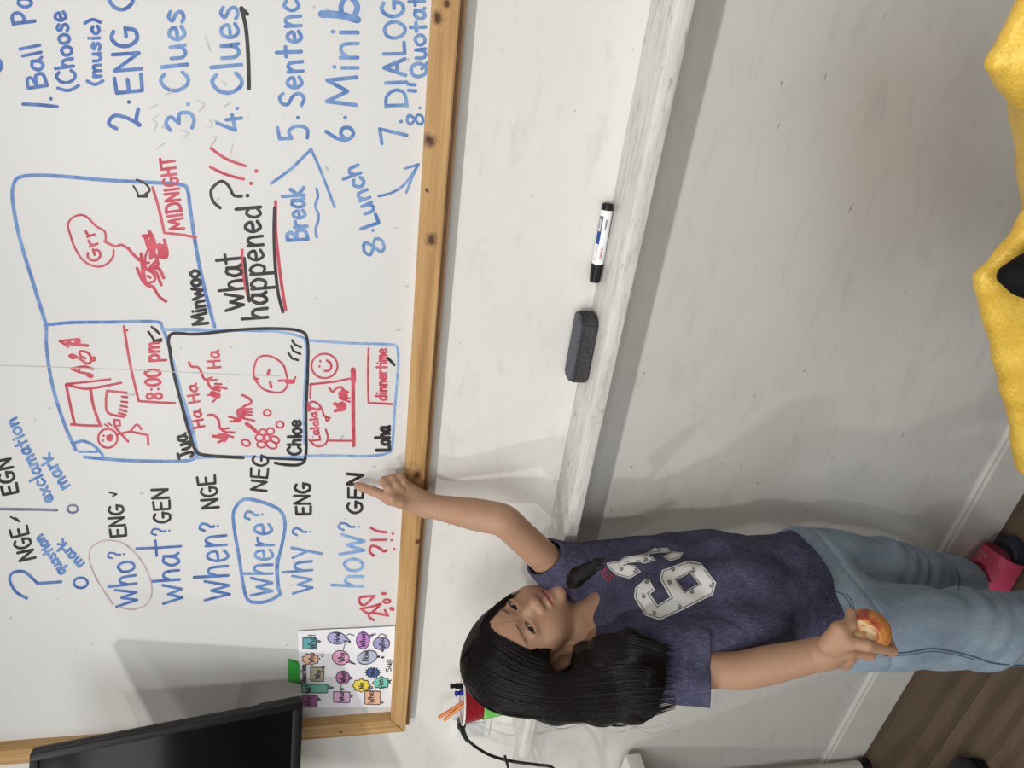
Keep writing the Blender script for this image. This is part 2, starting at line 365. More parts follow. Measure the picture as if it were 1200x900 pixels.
def word(text, x0, y0, x1, y1, h, w=3.2, lean=0.0, jit=.03):
    """one hand-written line; baseline from (x0,y0) to (x1,y1) in picture pixels, cap height h pixels"""
    adv = [GL[c][0] for c in text]; tot = sum(adv) + GAP * (len(text) - 1)
    d = np.array([x1 - x0, y1 - y0], float); ln = np.linalg.norm(d); d /= ln; up = np.array([d[1], -d[0]])
    if up[0] > 0: up = -up
    up = up * h; sx = ln / tot; out = []; pos = 0
    up = up + d * lean * h
    for ch, a in zip(text, adv):
        jy = random.uniform(-jit, jit); js = 1 + random.uniform(-.05, .05)
        for kind, pts in GL[ch][1]:
            q = [np.array([x0, y0]) + d * (pos + x) * sx + up * (y * js + jy) for x, y in pts]
            out.append(ribbon(q, w * random.uniform(.92, 1.08), kind == C))
        pos += a + GAP
    return out
def S(ox, oy, k, pts): return [(ox + x / k, oy + y / k) for x, y in pts]

# ------------------------------------------------------------------ room
def structure(o): o['kind'] = 'structure'; return o
structure(box('floor', (-3.2, -3.4, -.1), (2.4, .0, 0), M_FLOOR))
structure(box('wall_back', (-3.2, 0, 0), (2.4, .12, 2.5), M_WALL))
M_WALL2 = plain('room_wall_paint', (.5, .49, .47, 1), .8, var=.04)
structure(box('wall_left', (-3.3, -3.4, 0), (-3.2, .12, 2.5), M_WALL2))
structure(box('wall_right', (2.4, -3.4, 0), (2.5, .12, 2.5), M_WALL2))
structure(box('wall_front', (-3.2, -3.5, 0), (2.4, -3.4, 2.5), M_WALL2))
structure(box('ceiling', (-3.3, -3.5, 2.5), (2.5, .12, 2.6), plain('ceiling_paint', (.8, .79, .77, 1), .9, var=.03)))
# baseboard: flat board with a chamfered, lighter top lip
bb = [(0, 0), (-.012, 0), (-.012, .118), (-.009, .124), (-.009, .131), (-.004, .136), (0, .136)]
v = [(x, y, z) for x in (-3.2, 2.4) for y, z in bb]; nb = len(bb)
f = [[i, (i + 1) % nb, nb + (i + 1) % nb, nb + i] for i in range(nb)] + [list(range(nb))[::-1], [nb + i for i in range(nb)]]
M_BASE = plain('baseboard_paint', (.66, .645, .61, 1), .5, var=.08, scale=14)
structure(obj('baseboard_back', v, f, M_BASE))
q = Mat('lower_wall_baked_falloff', rough=.55); c = q.co()
base = q.mix(q.noise(c, 3.0, 5, .6), (.56, .55, .525, 1), (.66, .65, .62, 1))  # wall tones lowered to stand in for dimmer light
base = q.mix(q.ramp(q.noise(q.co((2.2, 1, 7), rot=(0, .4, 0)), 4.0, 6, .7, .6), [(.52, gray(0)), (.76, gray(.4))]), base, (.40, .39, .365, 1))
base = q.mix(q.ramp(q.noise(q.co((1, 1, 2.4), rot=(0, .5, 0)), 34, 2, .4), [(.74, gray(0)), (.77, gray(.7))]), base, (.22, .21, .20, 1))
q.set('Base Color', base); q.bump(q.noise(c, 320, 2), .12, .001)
structure(box('wall_falloff_panel', (-3.2, -.0015, .13), (2.4, 0, 1.09), q.m))      # thin panel tinted greyer to carry the light falloff below the ledge
# ledge running under the board, its end standing free at the left
led = box_bm((-1.348, -.09, 1.086), (2.4, 0, 1.11), .0025, 2); v, f = bm_data(led)
structure(auto(obj('trim_1', v, f, M_TRIM)))

# ------------------------------------------------------------------ whiteboard
YB, YF = -.012, -.032
wb = empty('whiteboard', (-.1, 0, 1.36), 'large white dry-erase board in a pine frame covered with blue, red and black handwriting', 'whiteboard')
box('board_panel', (-1.32, YB, 1.372), (1.15, -.002, 2.34), M_BOARD, wb)
def rail(pts_outer, pts_inner, mat):     # mitred prism between y = -.004 and YF
    q = [pts_outer[0], pts_outer[1], pts_inner[1], pts_inner[0]]
    bm = bmesh.new(); vs = [[bm.verts.new((x, y, z)) for x, z in q] for y in (-.004, YF)]
    bm.faces.new(vs[1]); bm.faces.new(vs[0][::-1])
    for i in range(4): bm.faces.new([vs[0][i], vs[0][(i + 1) % 4], vs[1][(i + 1) % 4], vs[1][i]])
    bmesh.ops.recalc_face_normals(bm, faces=bm.faces)
    bmesh.ops.bevel(bm, geom=[e for e in bm.edges], offset=.0016, segments=2, affect='EDGES')
    v, f = bm_data(bm); return auto(obj('frame_rail', v, f, mat, wb), 40)
OX0, OX1, OZ0, OZ1 = -1.309, 1.2, 1.3655, 2.39; IX0, IX1, IZ0, IZ1 = -1.263, 1.155, 1.400, 2.345
def kn(px, py, r): p = P(px, py, YF) - np.array([-.1, 0, 1.36]); return (p[0], p[1], p[2], r)
PX = pine('pine_rail_lengthwise', 'x', [kn(513, 21, .006), kn(503, 164, .007), kn(506, 281, .0075), kn(523, 3, .004), kn(488, 557, .008), kn(490, 635, .0055), kn(487, 684, .003), kn(510, 445, .004), kn(499, 222, .003)])
PZm = pine('pine_rail_upright', 'z', [kn(400, 858, .003), kn(470, 851, .004)])
rail([(OX0, OZ0), (OX1, OZ0)], [(IX0, IZ0), (IX1, IZ0)], PX)
rail([(OX1, OZ1), (OX0, OZ1)], [(IX1, IZ1), (IX0, IZ1)], PX)
rail([(OX0, OZ1), (OX0, OZ0)], [(IX0, IZ1), (IX0, IZ0)], PZm)
rail([(OX1, OZ0), (OX1, OZ1)], [(IX1, IZ0), (IX1, IZ1)], PZm)
box('backing_strip', (-1.3, -.022, 1.357), (1.19, 0, 1.3665), plain('dark_pine', (.23, .12, .045, 1), .6, var=.25), wb)
NW = [0]
def write(name, mat, strokes, label=None, surf=None, parent=None):
    NW[0] += 1; y = YB - .00015 - .000005 * NW[0]
    V = []; F = []
    for si, (v, f) in enumerate(strokes):      # every stroke lies a hair above the one under it
        n = len(V); V += [P(x, z, y - 6e-6 * si - 1e-7 * vi) for vi, (x, z) in enumerate(v)]; F += [[i + n for i in q] for q in f]
    return obj(name, V, F, mat, parent or wb, label=label)
def R(pts, w=3.2, sm=True, closed=False): return ribbon(pts, w, sm, 5, closed)
W = word; T = lambda *a, **k: write('handwriting', *a, **k); D = lambda *a, **k: write('marker_drawing', *a, **k)
c1 = lambda p: S(0, 0, 4, p); c2 = lambda p: S(240, 0, 4, p); c3 = lambda p: S(0, 180, 4, p); c4 = lambda p: S(220, 170, 4, p)
c5 = lambda p: S(30, 360, 4, p); c6 = lambda p: S(180, 360, 4, p); c7 = lambda p: S(0, 520, 4, p); c8 = lambda p: S(230, 530, 4, p)
# --- list at the right
T(I_DBLUE, [R(c1([(108,488),(190,492),(268,500)]),4.2)] + [R(c1([(238,463)]),4.6)] + W('Ball',55,101,46,51,23,4.2), 'blue handwriting 1. Ball')
T(I_DBLUE, W('Pa',40.5,26,36,-5,25,4.2) + [R(c1([(-6,335),(4,320),(6,298),(-4,280)]),4)], 'blue handwriting cut off by the edge')
T(I_DBLUE, W('(Choose',90,105,77,13,21,4.2), 'blue handwriting (Choose')
T(I_DBLUE, W('(music)',119,99,116,22,15,3.9), 'blue handwriting (music)')
T(I_DBLUE, W('2',164,148,161,128,36,4.4) + [R(c1([(604,478)]),4.8)] + W('ENG',168,107,159,30,32,4.6) + W('C',157,11,154,-16,29,4.4), 'blue handwriting 2. ENG')
T(I_BLUE, W('3',228,149,224,129,33,4.4) + [R(c1([(881,488)]),4.8)] + W('Clues',222,106,214,11,31,4.6), 'blue handwriting 3. Clues')
T(I_BLUE, W('4',285,152,282,133,29,4.2) + [R(c1([(1112,508)]),4.6)] + W('Clues',284,109,277,6,34,4.6), 'blue handwriting 4. Clues')
D(I_BLACK, [R(c2([(199,66),(184,50),(170,38),(182,80),(195,150),(204,280),(207,415)]),4.6)], 'black underline')
T(I_BLUE, W('5',362,162,360,145,37,4.4) + [R(c2([(436,552)]),4.8)] + W('Sentenc',356,124,351,0,29,4.6), 'blue handwriting 5. Sentenc, cut off')
T(I_BLUE, W('6',415,164,413,147,33,4.4) + [R(c2([(658,551)]),4.8)] + W('Mini',418,124,420,35,33,4.6), 'blue handwriting 6. Mini')
T(I_BLUE, [R(c2([(548,66),(630,70),(715,92)]),9), R(c2([(640,60),(640,20),(660,-8)]),6), R(c2([(700,80),(715,30),(690,-8)]),7)], 'thick blue letter b')
T(I_BLUE, W('7',478,165,476,147,30,4.4) + [R(c2([(920,570)]),4.8)] + W('DIALOG',477,125,473,0,25,4.4), 'blue handwriting 7. DIALOG')
T(I_BLUE, W('8',496,147,495,132,18,3.6) + [R(c2([(1008,506)]),4)] + W('"',503,107,502,94,23,4) + W('Quotat',500,90,497,-4,19,4.2), 'blue handwriting 8. "Quotat, cut off')
# --- panel Minwoo
D(I_BLUE, [R(c3([(215,800),(150,590),(90,390),(60,230),(62,150),(100,108),(250,104),(500,125),(700,135),(850,146),(880,175),(890,250),(920,450),(960,640),(1005,810)]),4.4)], 'blue outline of the topmost comic panel')
D(I_RED, [R(c3([(495,405),(490,365),(450,340),(410,300),(380,288),(340,300),(318,335),(332,390),(345,430),(380,490),(420,520),(470,530),(510,510),(530,480),(532,452)]),2.6), R(c3([(490,412),(540,435),(570,428),(610,455),(650,500)]),3)] + W('Grr',120,303,108,268,15,3), 'red speech cloud reading Grr')
r4 = lambda p: S(150, 260, 9, p)
D(I_RED, [R(r4(a), b) for a, b in [([(0,275),(60,350),(130,405)],3.4),([(140,340),(150,450),(170,600),(190,650)],4.6),([(95,490),(140,590),(190,660),(270,690)],4),([(190,640),(270,700),(330,790),(400,840)],3.4),
   ([(215,290),(185,360),(180,450),(200,500),(270,550),(280,620),(230,640)],3),([(160,150),(230,150),(250,200),(240,370)],4.4),([(225,105),(265,180),(290,270)],4.4),([(185,160),(215,260),(260,320),(300,370)],5),([(235,200),(270,300),(240,380)],5),
   ([(300,370),(400,375),(410,300),(380,190)],3.6),([(330,250),(345,360)],6),([(370,260),(385,360)],6.5),([(305,400),(310,460),(230,490),(300,410)],4),([(235,505),(320,490),(375,590)],4),([(190,500),(290,530),(320,590),(350,665)],3.6),([(205,570),(235,590)],3),([(220,430),(190,435)],3)]], 'red scribbled figure')
T(I_RED, [R(c3([(715,160),(745,260),(770,372)]),3.4), R(c3([(770,372),(850,380),(918,393)]),3)] + W('MIDNIGHT',215.5,268,204,184,17,3.4), 'red handwriting MIDNIGHT')
D(I_BLACK, [R(c3([(640,122),(680,140),(702,172),(682,188)]),2.6), R(c3([(625,152),(645,185),(650,200),(688,203)]),2.2), R(c3([(650,200),(690,195)]),3.6)], 'two black ticks')
T(I_BLACK, W('Minwoo',243.5,379,233,316,17,3.8), 'black handwriting Minwoo')
# --- what happened
T(I_BLACK, W('what',287,362,280.5,297,29,3.9), 'black handwriting what')
T(I_BLACK, W('happened',314.5,373,304.5,241,29,3.9), 'black handwriting happened')
D(I_BLACK, [R(c4([(152,295),(118,262),(110,210),(155,170),(190,190),(215,235),(252,240)]),3.6), R(c4([(280,237)]),4.8)], 'black question mark')
D(I_RED, [R(c4([(108,15),(180,65),(270,98)]),3.4), R(c4([(105,103),(180,138),(262,160)]),3.4), R(c4([(321,122)]),4.8), R(c4([(297,180)]),4.6)], 'two red exclamation marks')
D(I_RED, [R(c4([(255,492),(255,560),(268,650),(285,720)]),3.6), R(c4([(412,265),(412,400),(428,560),(445,690),(459,772)]),3.8)], 'red underlines')
D(I_BLACK, [R(c4([(265,530),(275,620),(288,732)]),3.6), R(c4([(407,295),(404,420),(411,580),(425,700),(446,782)]),3.8)], 'black underlines')
# --- break, lunch
D(I_BLUE, [R(c4([(392,180),(490,108)]),3.6), R(c4([(490,108),(578,20)]),3.6), R(c4([(578,20),(612,95),(650,190),(688,290)]),3.2)], 'blue bent arrow')
T(I_BLUE, W('Break',360.5,281,356,220,25,4.2), 'blue handwriting Break')
D(I_BLUE, [R(c4([(603,205),(610,240),(598,285),(614,335),(600,395),(605,432)]),3.2)], 'blue wavy underline')
T(I_BLUE, W('8',452,295,444,275,23,3.8) + [R(c4([(868,400)]),4)] + W('Lunch',444,262,419,192,22,4), 'blue handwriting 8. Lunch')
D(I_BLUE, [R(c4([(895,240),(960,222),(1020,180),(1080,92)]),3), R(c4([(1020,110),(1082,90),(1052,150),(1025,222)]),3,False)], 'blue arrow pointing down')
# --- panel Jua
D(I_BLUE, [R(c5([(98,84),(97,180),(112,300),(142,430),(190,570),(235,670)]),4), R(c5([(90,84),(220,72),(400,70),(605,68),(640,95),(670,180),(700,320),(750,500),(798,670),(792,708),(720,722),(500,720),(380,712),(275,703)]),3.8),
   R(c5([(225,638),(270,628),(320,650),(358,690),(362,712)]),3.4), R(c5([(250,678),(335,678)]),2.8), R(c5([(640,105),(780,104),(900,108),(1180,112)]),3)], 'blue outline of the panel with a piano')
r1 = lambda p: S(60, 380, 7.5, p)
D(I_RED, [R(r1(a), b, s) for a, b, s in [([(75,150),(150,200)],2.6,0),([(75,150),(150,140),(240,130)],3,0),([(130,170),(240,180),(320,188)],3.4,0),([(240,135),(245,155),(215,155)],4,1),([(150,150),(200,180)],2,0),
   ([(180,270),(160,278),(190,298),(220,285),(180,268)],3,1),([(220,285),(260,310),(310,345),(350,330),(345,280),(310,245),(250,240),(260,280),(300,300)],2.8,1),([(350,305),(378,292),(380,318),(350,318)],2.6,1),
   ([(175,390),(250,375),(240,420)],2.8,0),([(175,390),(240,420),(340,440)],3,0),([(250,375),(300,370),(365,395)],2.8,0),([(325,445),(352,455)],5.4,0),
   ([(140,525),(300,510),(520,484)],2.6,1),([(130,530),(160,680),(205,880)],3.2,1),([(135,530),(250,560),(350,565),(615,515)],2.8,1),([(345,570),(370,720),(430,890)],3.4,1),([(175,880),(300,890),(440,892)],3,1),
   ([(490,585),(660,602)],2.8,0),([(490,585),(480,680),(500,780),(640,815)],2.8,1),([(620,636),(668,642)],2.6,0),([(615,680),(668,686)],2.6,0),([(610,718),(665,728)],2.6,0),([(600,748),(660,768)],2.6,0),([(595,780),(655,798)],2.6,0),
   ([(550,840),(600,845),(605,890),(560,895),(550,840)],2.4,0),([(470,880),(500,900)],2,0),([(500,870),(530,890)],2,0)]], 'red drawing of music notes and a piano')
D(I_RED, [R(c5(ring_pts(385,615,45,44)),2.6,True,True), R(c5([(365,603)]),3), R(c5([(362,625)]),3), R(c5([(385,608),(400,604),(398,622),(386,618)]),4.2), R(c5([(418,560),(445,592),(480,630)]),2.8), R(c5([(425,598),(490,583)]),2.8), R(c5([(490,583),(520,550),(542,572)]),2.6), R(c5([(490,583),(572,600),(575,645)]),2.8,False)], 'red stick figure playing')
T(I_RED, [R(c5([(460,90),(490,270),(530,440)]),3), R(c5([(530,440),(610,446),(700,450)]),2.8), R(c5([(475,108)]),3.4)] + W('8:00 pm',189,468,186,401,18,3.2), 'red handwriting 8:00 pm')
D(I_BLACK, [R(c5([(590,92),(628,126),(606,100)]),2.6,False), R(c5([(575,115),(605,158),(636,150)]),2.8,False), R(c5([(600,158),(634,158)]),3.4)], 'two black ticks')
T(I_BLACK, W('Jua',226.5,534,218,508,18,3.6), 'black handwriting Jua')
# --- panel Chloe
D(I_LBLUE, [R(c6([(50,105),(200,108),(420,108),(560,112),(680,135),(712,165),(712,300),(704,480),(706,640)]),3), R(c6([(90,250),(130,400),(180,560),(206,690)]),3), R(c6([(200,708),(420,700),(600,705),(800,694)]),2.8)], 'pale blue outline behind the black panel')
D(I_BLACK, [R(c6([(75,195),(70,150),(95,122),(200,126),(400,106),(560,100),(680,110),(720,150),(722,300),(714,500),(714,690),(690,735),(630,740),(570,730)]),3.6), R(c6([(75,190),(90,290),(130,450),(165,580),(198,672),(250,695),(420,705)]),4), R(c6([(540,708),(620,712),(700,715)]),3)], 'black outline of the middle panel')
T(I_RED, W('Ha',239.5,500,235,480,13,2.8) + W('Ha',234,471,230,450,13,2.8) + W('Ha',258,431,256,411,15,2.8), 'red handwriting Ha Ha Ha')
r2 = lambda p: S(230, 400, 6.92, p)
D(I_RED, [R(r2(a), b) for a, b in [([(-60,170),(-40,205),(10,210),(40,250),(60,300),(90,318)],2.8),([(90,318),(100,350),(130,385),(190,395)],3),([(90,305),(130,292)],2.2),([(110,315),(165,312)],2.2),([(150,345),(205,348)],2.2),([(170,365),(245,384)],2.6),([(150,370),(185,400)],3.4),([(130,425),(175,440)],7),([(95,436),(130,435)],2.4),([(165,460),(135,490)],2.6),
   ([(375,436),(430,465),(445,500),(400,520),(365,545)],3),([(345,560),(375,555),(385,600),(350,605),(340,570)],5),([(390,550),(452,550)],2.4),([(390,570),(450,576)],2.4),([(395,590),(450,600)],2.4),([(380,625),(470,645)],2.6),([(320,640),(350,635)],6),([(262,612),(320,625)],2.4),([(272,650),(330,650)],2.4),
   ([(95,600),(140,600),(180,640),(190,700),(240,740)],3),([(195,710),(265,706)],2.4),([(240,738),(308,740)],2.6),([(240,760),(300,778)],2.4),([(185,770),(240,770),(225,800)],6),([(135,770),(190,775)],3.4),([(180,820),(215,800)],3)]], 'red drawing of three mice')
D(I_RED, [R(r2(ring_pts(575,580,28,24,9)),2.4,True,True), R(r2(ring_pts(678,676,30,26,9)),2.4,True,True), R(r2(ring_pts(402,824,34,24,9,.4)),2.4,True,True), R(r2(ring_pts(538,738,26,24,9)),2.2,True,True), R(r2(ring_pts(600,730,30,26,9)),2.2,True,True), R(r2(ring_pts(512,782,32,28,9)),2.2,True,True), R(r2(ring_pts(574,785,22,26,9)),2.2,True,True), R(r2(ring_pts(638,798,36,24,9,.5)),2.2,True,True), R(r2(ring_pts(528,838,36,24,9)),2.2,True,True), R(r2(ring_pts(610,840,44,28,9,.4)),2.2,True,True), R(r2([(405,668),(450,700),(490,738)]),4.2)], 'red drawing of a heap of balls')
D(I_RED, [R(r2([(500,308),(470,290),(466,230),(490,150),(540,118),(620,128),(700,185),(728,260),(742,330),(730,375),(690,412),(620,412),(540,385),(490,330),(470,295)]),2.4), R(r2([(590,235),(580,270)]),3.4), R(r2([(597,330),(608,374)]),3.2), R(r2([(668,320),(730,318)]),2.8), R(r2([(735,327),(785,327)]),5.2), R(r2([(795,310),(805,290)]),2.2)], 'red round face')
T(I_BLACK, W('Chloe',352.5,533,352.5,493,15,3.4), 'black handwriting Chloe')
D(I_BLACK, [R(c6([(632,215),(648,240),(676,248)]),2.8,False), R(c6([(645,182),(655,205),(688,220)]),2.8,False), R(c6([(648,155),(662,175),(690,188)]),2.6,False)], 'three black ticks')
# --- panel Loha
D(I_LBLUE, [R(c6([(732,156),(900,168),(1090,174),(1135,182),(1146,215),(1145,300),(1130,480),(1118,650),(1095,685),(1000,698),(850,696),(720,698)]),3)], 'pale blue outline of the lowest panel')
r3 = lambda p: S(360, 400, 6.43, p)
D(I_RED, [R(r3(ring_pts(130,186,98,92,14)),2.4,True,True), R(r3([(98,150)]),3), R(r3([(92,190)]),3), R(r3([(148,145),(175,165),(180,200),(160,222),(132,224)]),2.8), R(r3([(22,430),(25,325)]),2.4), R(r3([(22,325),(200,305),(330,280)]),2.6), R(r3([(346,215),(346,500),(350,785)]),4.4), R(r3([(346,215),(348,300)]),6), R(r3([(165,748),(250,750),(335,750)]),2.4),
   R(r3([(165,350),(190,380),(220,355),(255,345),(275,370)]),2.6), R(r3([(250,395),(280,380),(285,430),(255,420)]),6), R(r3([(240,490),(262,475),(275,500),(245,510)]),7), R(r3([(205,470),(230,480)]),4), R(r3([(210,525),(240,515)]),4), R(r3([(285,375),(310,382)]),2.4), R(r3([(295,430),(318,430)]),2.4), R(r3([(295,450),(320,456)]),2.4)], 'red drawing of a mouse on a table and a smiling face')
T(I_RED, [R(r3([(5,470),(40,455),(80,470),(110,510),(128,560),(170,578)]),2.4), R(r3([(170,578),(148,602),(140,570)]),2.4), R(r3([(140,665),(155,720),(140,770),(95,792),(50,780),(15,740)]),2.4), R(r3([(15,490),(15,518)]),4.6), R(r3([(25,504),(60,512)]),3.2), R(r3([(90,512)]),4.4)] + W('Lalala',375,516,371,483,9,2.4), 'red speech bubble reading Lalala')
T(I_RED, [R(r3([(462,55),(458,250),(462,462)]),2.6), R(r3([(462,465),(550,468),(638,474)]),2.6)] + W('dinnertime',453,469,453,409,13,2.6), 'red handwriting dinnertime')
D(I_BLACK, [R(r3([(605,125),(640,160),(655,178)]),3.4)], 'black tick'); T(I_BLACK, W('Loha',457,528,456.5,500,16,3.8), 'black handwriting Loha')
D(I_GREY, [R(r3([(270,712),(250,722),(255,738),(275,715)]),1.6)])
# --- left block
T(I_BLACK, W('EGN',21,577,12,536,18,3.4), 'black handwriting EGN'); T(I_BLACK, W('NGE',41,654,31,616,20,3.2) + [R(c7([(50,343),(90,365),(72,348)]),2.2,False)], 'black handwriting NGE')
D(I_MAUVE, [R(c7([(-10,306),(90,308),(180,309),(265,312)]),3.2)], 'grey-purple line')
D(I_DBLUE, [R(c7([(125,725),(75,695),(45,640),(60,605),(110,600),(150,630),(175,655)]),3.4), R(c7([(175,655),(230,652),(285,648)]),3.4)], 'large blue question mark')
D(I_DBLUE, [R(c7(ring_pts(378,652,32,24)),3,True,True)], 'blue dot ring'); D(I_MAUVE, [R(c7(ring_pts(340,306,24,18)),2.6,True,True)], 'grey-purple dot ring')
T(I_BLUE, W('qusstion',77,670,49,626,12,3), 'blue handwriting question'); T(I_BLUE, W('mark',99,660,73,632,13,3), 'blue handwriting mark under question')
T(I_BLUE, W('exclamation',63,586,18,489,15,3.2), 'blue handwriting exclamation'); T(I_BLUE, W('mark',82,569,58,531,15,3.2), 'blue handwriting mark under exclamation')
T(I_BLACK, W('ENG',148,628,144,591,18,3) + [R(c7([(512,228),(546,237),(528,247)]),2,False)], 'black handwriting ENG beside who')
T(I_DBLUE, W('who',162,708,156,657,34,3) + W('?',146,653,145,645,20,2.2), 'dark blue handwriting who?')
D(I_PURP, [R(c7([(528,752),(455,640),(418,545),(430,485),(490,455),(570,465),(640,520),(695,610),(712,690),(690,750),(620,778),(555,765)]),1.7)], 'thin faded purple loop')
T(I_DBLUE, W('wha',213,706,209,649,32,3.1) + [R(c7([(640,492),(740,488),(848,481)]),3), R(c7([(728,455),(734,525)]),3)] + W('?',199,626,198,617,23,2.4), 'blue handwriting what?')
T(I_BLACK, W('GEN',200,612,197,572,20,3), 'black handwriting GEN beside what')
T(I_DBLUE, W('when',270,702,266,626,41,3.2) + W('?',256,621,255,611,22,2.8), 'blue handwriting when?'); T(I_BLACK, W('NGE',256,595,252,557,20,3), 'black handwriting NGE beside when')
T(I_BLUE, W('where',320,698,320,614,36,3.2) + W('?',308,608,307,597,22,2.8), 'blue handwriting where?')
D(I_BLUE, [R(c8([(395,665),(345,695),(290,705),(240,690),(218,610),(198,480),(175,340),(178,270),(225,222),(310,235),(390,272),(416,335),(402,430),(380,530),(382,620),(395,665)]),3.8), R(c8([(380,500),(378,560),(384,640)]),4.4)], 'blue loop around where')
T(I_BLACK, W('NEG',312,576,315,534,19,3), 'black handwriting NEG beside where')
T(I_BLUE, W('why',367,694,363,640,34,3) + W('?',364,628,364,618,22,2.4), 'blue handwriting why?'); T(I_BLACK, W('ENG',364,603,363,566,18,3.2), 'black handwriting ENG beside why')
T(I_LBLUE, W('how',425,689,428,628,38,3.2), 'pale blue handwriting how'); T(I_BLUE, W('?',421,622,421,612,25,2.6), 'blue question mark after how'); T(I_BLACK, W('GEN',424.5,602,425.5,555,18,3.4), 'black handwriting GEN beside how')
D(I_RED, [R(c8([(818,355),(850,370),(890,376)]),2.8), R(c8([(820,412),(890,411)]),2.8), R(c8([(832,485),(812,465),(822,440),(850,445),(878,464),(892,460)]),3), R(c8([(921,382)]),3.2), R(c8([(915,412)]),3), R(c8([(928,455)]),3.2)], 'red marks ?!!')
r5 = lambda p: S(410, 690, 17.14, p)
D(I_RED, [R(r5([(495,150),(240,165),(190,220),(210,300),(270,330),(340,300),(430,210),(495,150)]),2.8), R(r5([(215,405),(420,365),(620,305)]),2.6), R(r5([(620,305),(520,410),(420,485),(330,480),(240,410)]),2.8), R(r5([(480,630),(400,580),(375,530),(430,490),(560,500),(765,540)]),2.8), R(r5([(765,540),(700,430)]),2.8), R(r5([(650,97),(710,97)]),3.4), R(r5(ring_pts(740,252,72,34,9)),2.4,True,True), R(r5([(825,400),(860,412)]),4.4)], 'red scribbled marks')
# --- ghosts of wiped writing and the join between two sheets of the board
D(I_GREY, [R(c1(a),1.5) for a in [[(775,445),(805,430),(800,415)],[(720,610),(735,580),(715,560),(740,540)],[(690,510),(740,490)],[(860,640),(885,625),(850,610)],[(960,600),(995,590),(980,560)],[(930,520),(955,490),(925,470)],[(985,690),(1010,650),(1000,640)],[(1080,720),(1090,680)],[(960,170),(985,240)],[(1040,380),(1060,400)],[(730,700),(770,670)],[(1050,500),(1080,480)]]], 'faint grey traces of wiped letters')
D(I_GREY, [ribbon([(0,428.3),(60,430.2),(160,434),(272,439),(330,441)],.8)], 'faint vertical join')
# ------------------------------------------------------------------ paper sheet with speech bubbles
def flat(name, layers, y, mat, parent=None, thick=0, **k):
    """px polygons on the plane y (list of (verts, faces) in px)"""
    V = []; F = []
    for si, (v, f) in enumerate(layers):
        n = len(V); V += [P(a, b, y - 6e-6 * si - 1e-7 * vi) for vi, (a, b) in enumerate(v)]; F += [[i + n for i in q] for q in f]
    return obj(name, V, F, mat, parent, **k)
YP = -.0155
M_PAPER = plain('white_paper', (.86, .86, .90, 1), .75, var=.02)
sheet_c = [(349.2, 740), (380, 738), (420, 736.5), (463, 734), (461.5, 780), (459, 829), (420, 828.5), (380, 829), (352, 829.5), (350.5, 785)]
front = [P(a, b, YP) for a, b in sheet_c]; back = [p + np.array([0, .0006, 0]) for p in front]; ns = len(front)
c0 = P(405, 782, YP); sv = front + back + [c0]
sf = [[i, (i + 1) % ns, 2 * ns] for i in range(ns)] + [[i, ns + i, ns + (i + 1) % ns, (i + 1) % ns] for i in range(ns)]
sheet = obj('paper_sheet', sv, sf, M_PAPER, base=P(459, 785, YP), label='white paper sheet of hand-drawn coloured speech bubbles stuck on the board corner', cat='paper')
k6 = lambda p: S(320, 720, 6, p)
def fillm(name, c): return plain(name, lin(*c), .7, var=.06, scale=60)
def rnd_rect(x0, y0, x1, y1): return [(x0, y0 + 4), (x0 + 4, y0), (x1 - 4, y0 + 2), (x1, y0 + 5), (x1 - 1, y1 - 5), (x1 - 6, y1), (x0 + 5, y1 - 2), (x0 + 1, y1 - 6)]
def cloud(cx, cy, rx, ry, n=9, amp=.12):
    return [(cx + rx * (1 + amp * math.cos(n * a)) * math.cos(a), cy + ry * (1 + amp * math.cos(n * a)) * math.sin(a)) for a in np.arange(54) * 2 * math.pi / 54]
el = lambda cx, cy, rx, ry, rot=0: ring_pts(cx, cy, rx, ry, 28, rot)
bub = [  # outline, tail, colour, text, baseline start, baseline end, cap height (crop pixels)
 (rnd_rect(208,165,305,245), [(305,180),(336,190),(305,206)], (98,168,176), 'What', (300,240),(296,140),52),
 (el(448,168,66,42,.1), [(505,150),(545,192),(495,185)], (176,178,218), 'How', (472,192),(468,130),44),
 (el(632,184,47,60), [(670,150),(712,140),(676,172)], (190,132,200), 'When', (648,228),(652,126),40),
 (el(762,205,58,44), [(755,242),(770,265),(785,240)], (164,160,206), 'Who', (790,236),(778,168),40),
 (cloud(265,315,58,38), [], (246,196,168), 'Who', (292,338),(290,272),40),
 (el(475,305,60,50,.2), [(520,318),(578,350),(512,335)], (234,168,206), 'Why', (505,332),(500,268),44),
 (el(662,303,72,46,-.3), [], (182,188,208), 'How', (668,330),(672,258),46),
 (rnd_rect(262,372,358,472), [(335,374),(364,362),(356,385)], (178,176,148), 'Why', (335,452),(332,390),40),
 (el(490,445,48,46), [(532,435),(560,450),(530,462)], (196,128,178), 'When', (512,478),(508,402),40),
 (cloud(700,410,44,32,14,.2), [], (64,108,178), 'Who', (716,430),(714,384),30),
 (cloud(620,500,58,42,8), [], (244,222,78), 'No', (640,520),(636,480),38),
 (cloud(762,482,56,40,8), [(805,470),(832,462),(806,484)], (122,206,184), 'Hm', (785,510),(770,455),40),
 (rnd_rect(200,490,385,553), [(385,506),(425,516),(385,526)], (116,186,166), 'What ?', (268,552),(262,498),36),
 (rnd_rect(205,568,312,654), [(312,585),(335,600),(312,605)], (158,92,142), 'Why', (268,640),(262,580),42),
 (rnd_rect(424,545,540,621), [(540,565),(560,576),(540,585)], (232,186,220), 'Where', (500,612),(495,520),34),
 (rnd_rect(645,540,755,634), [(755,612),(775,622),(755,628)], (238,190,160), 'Where', (712,620),(702,506),40)]
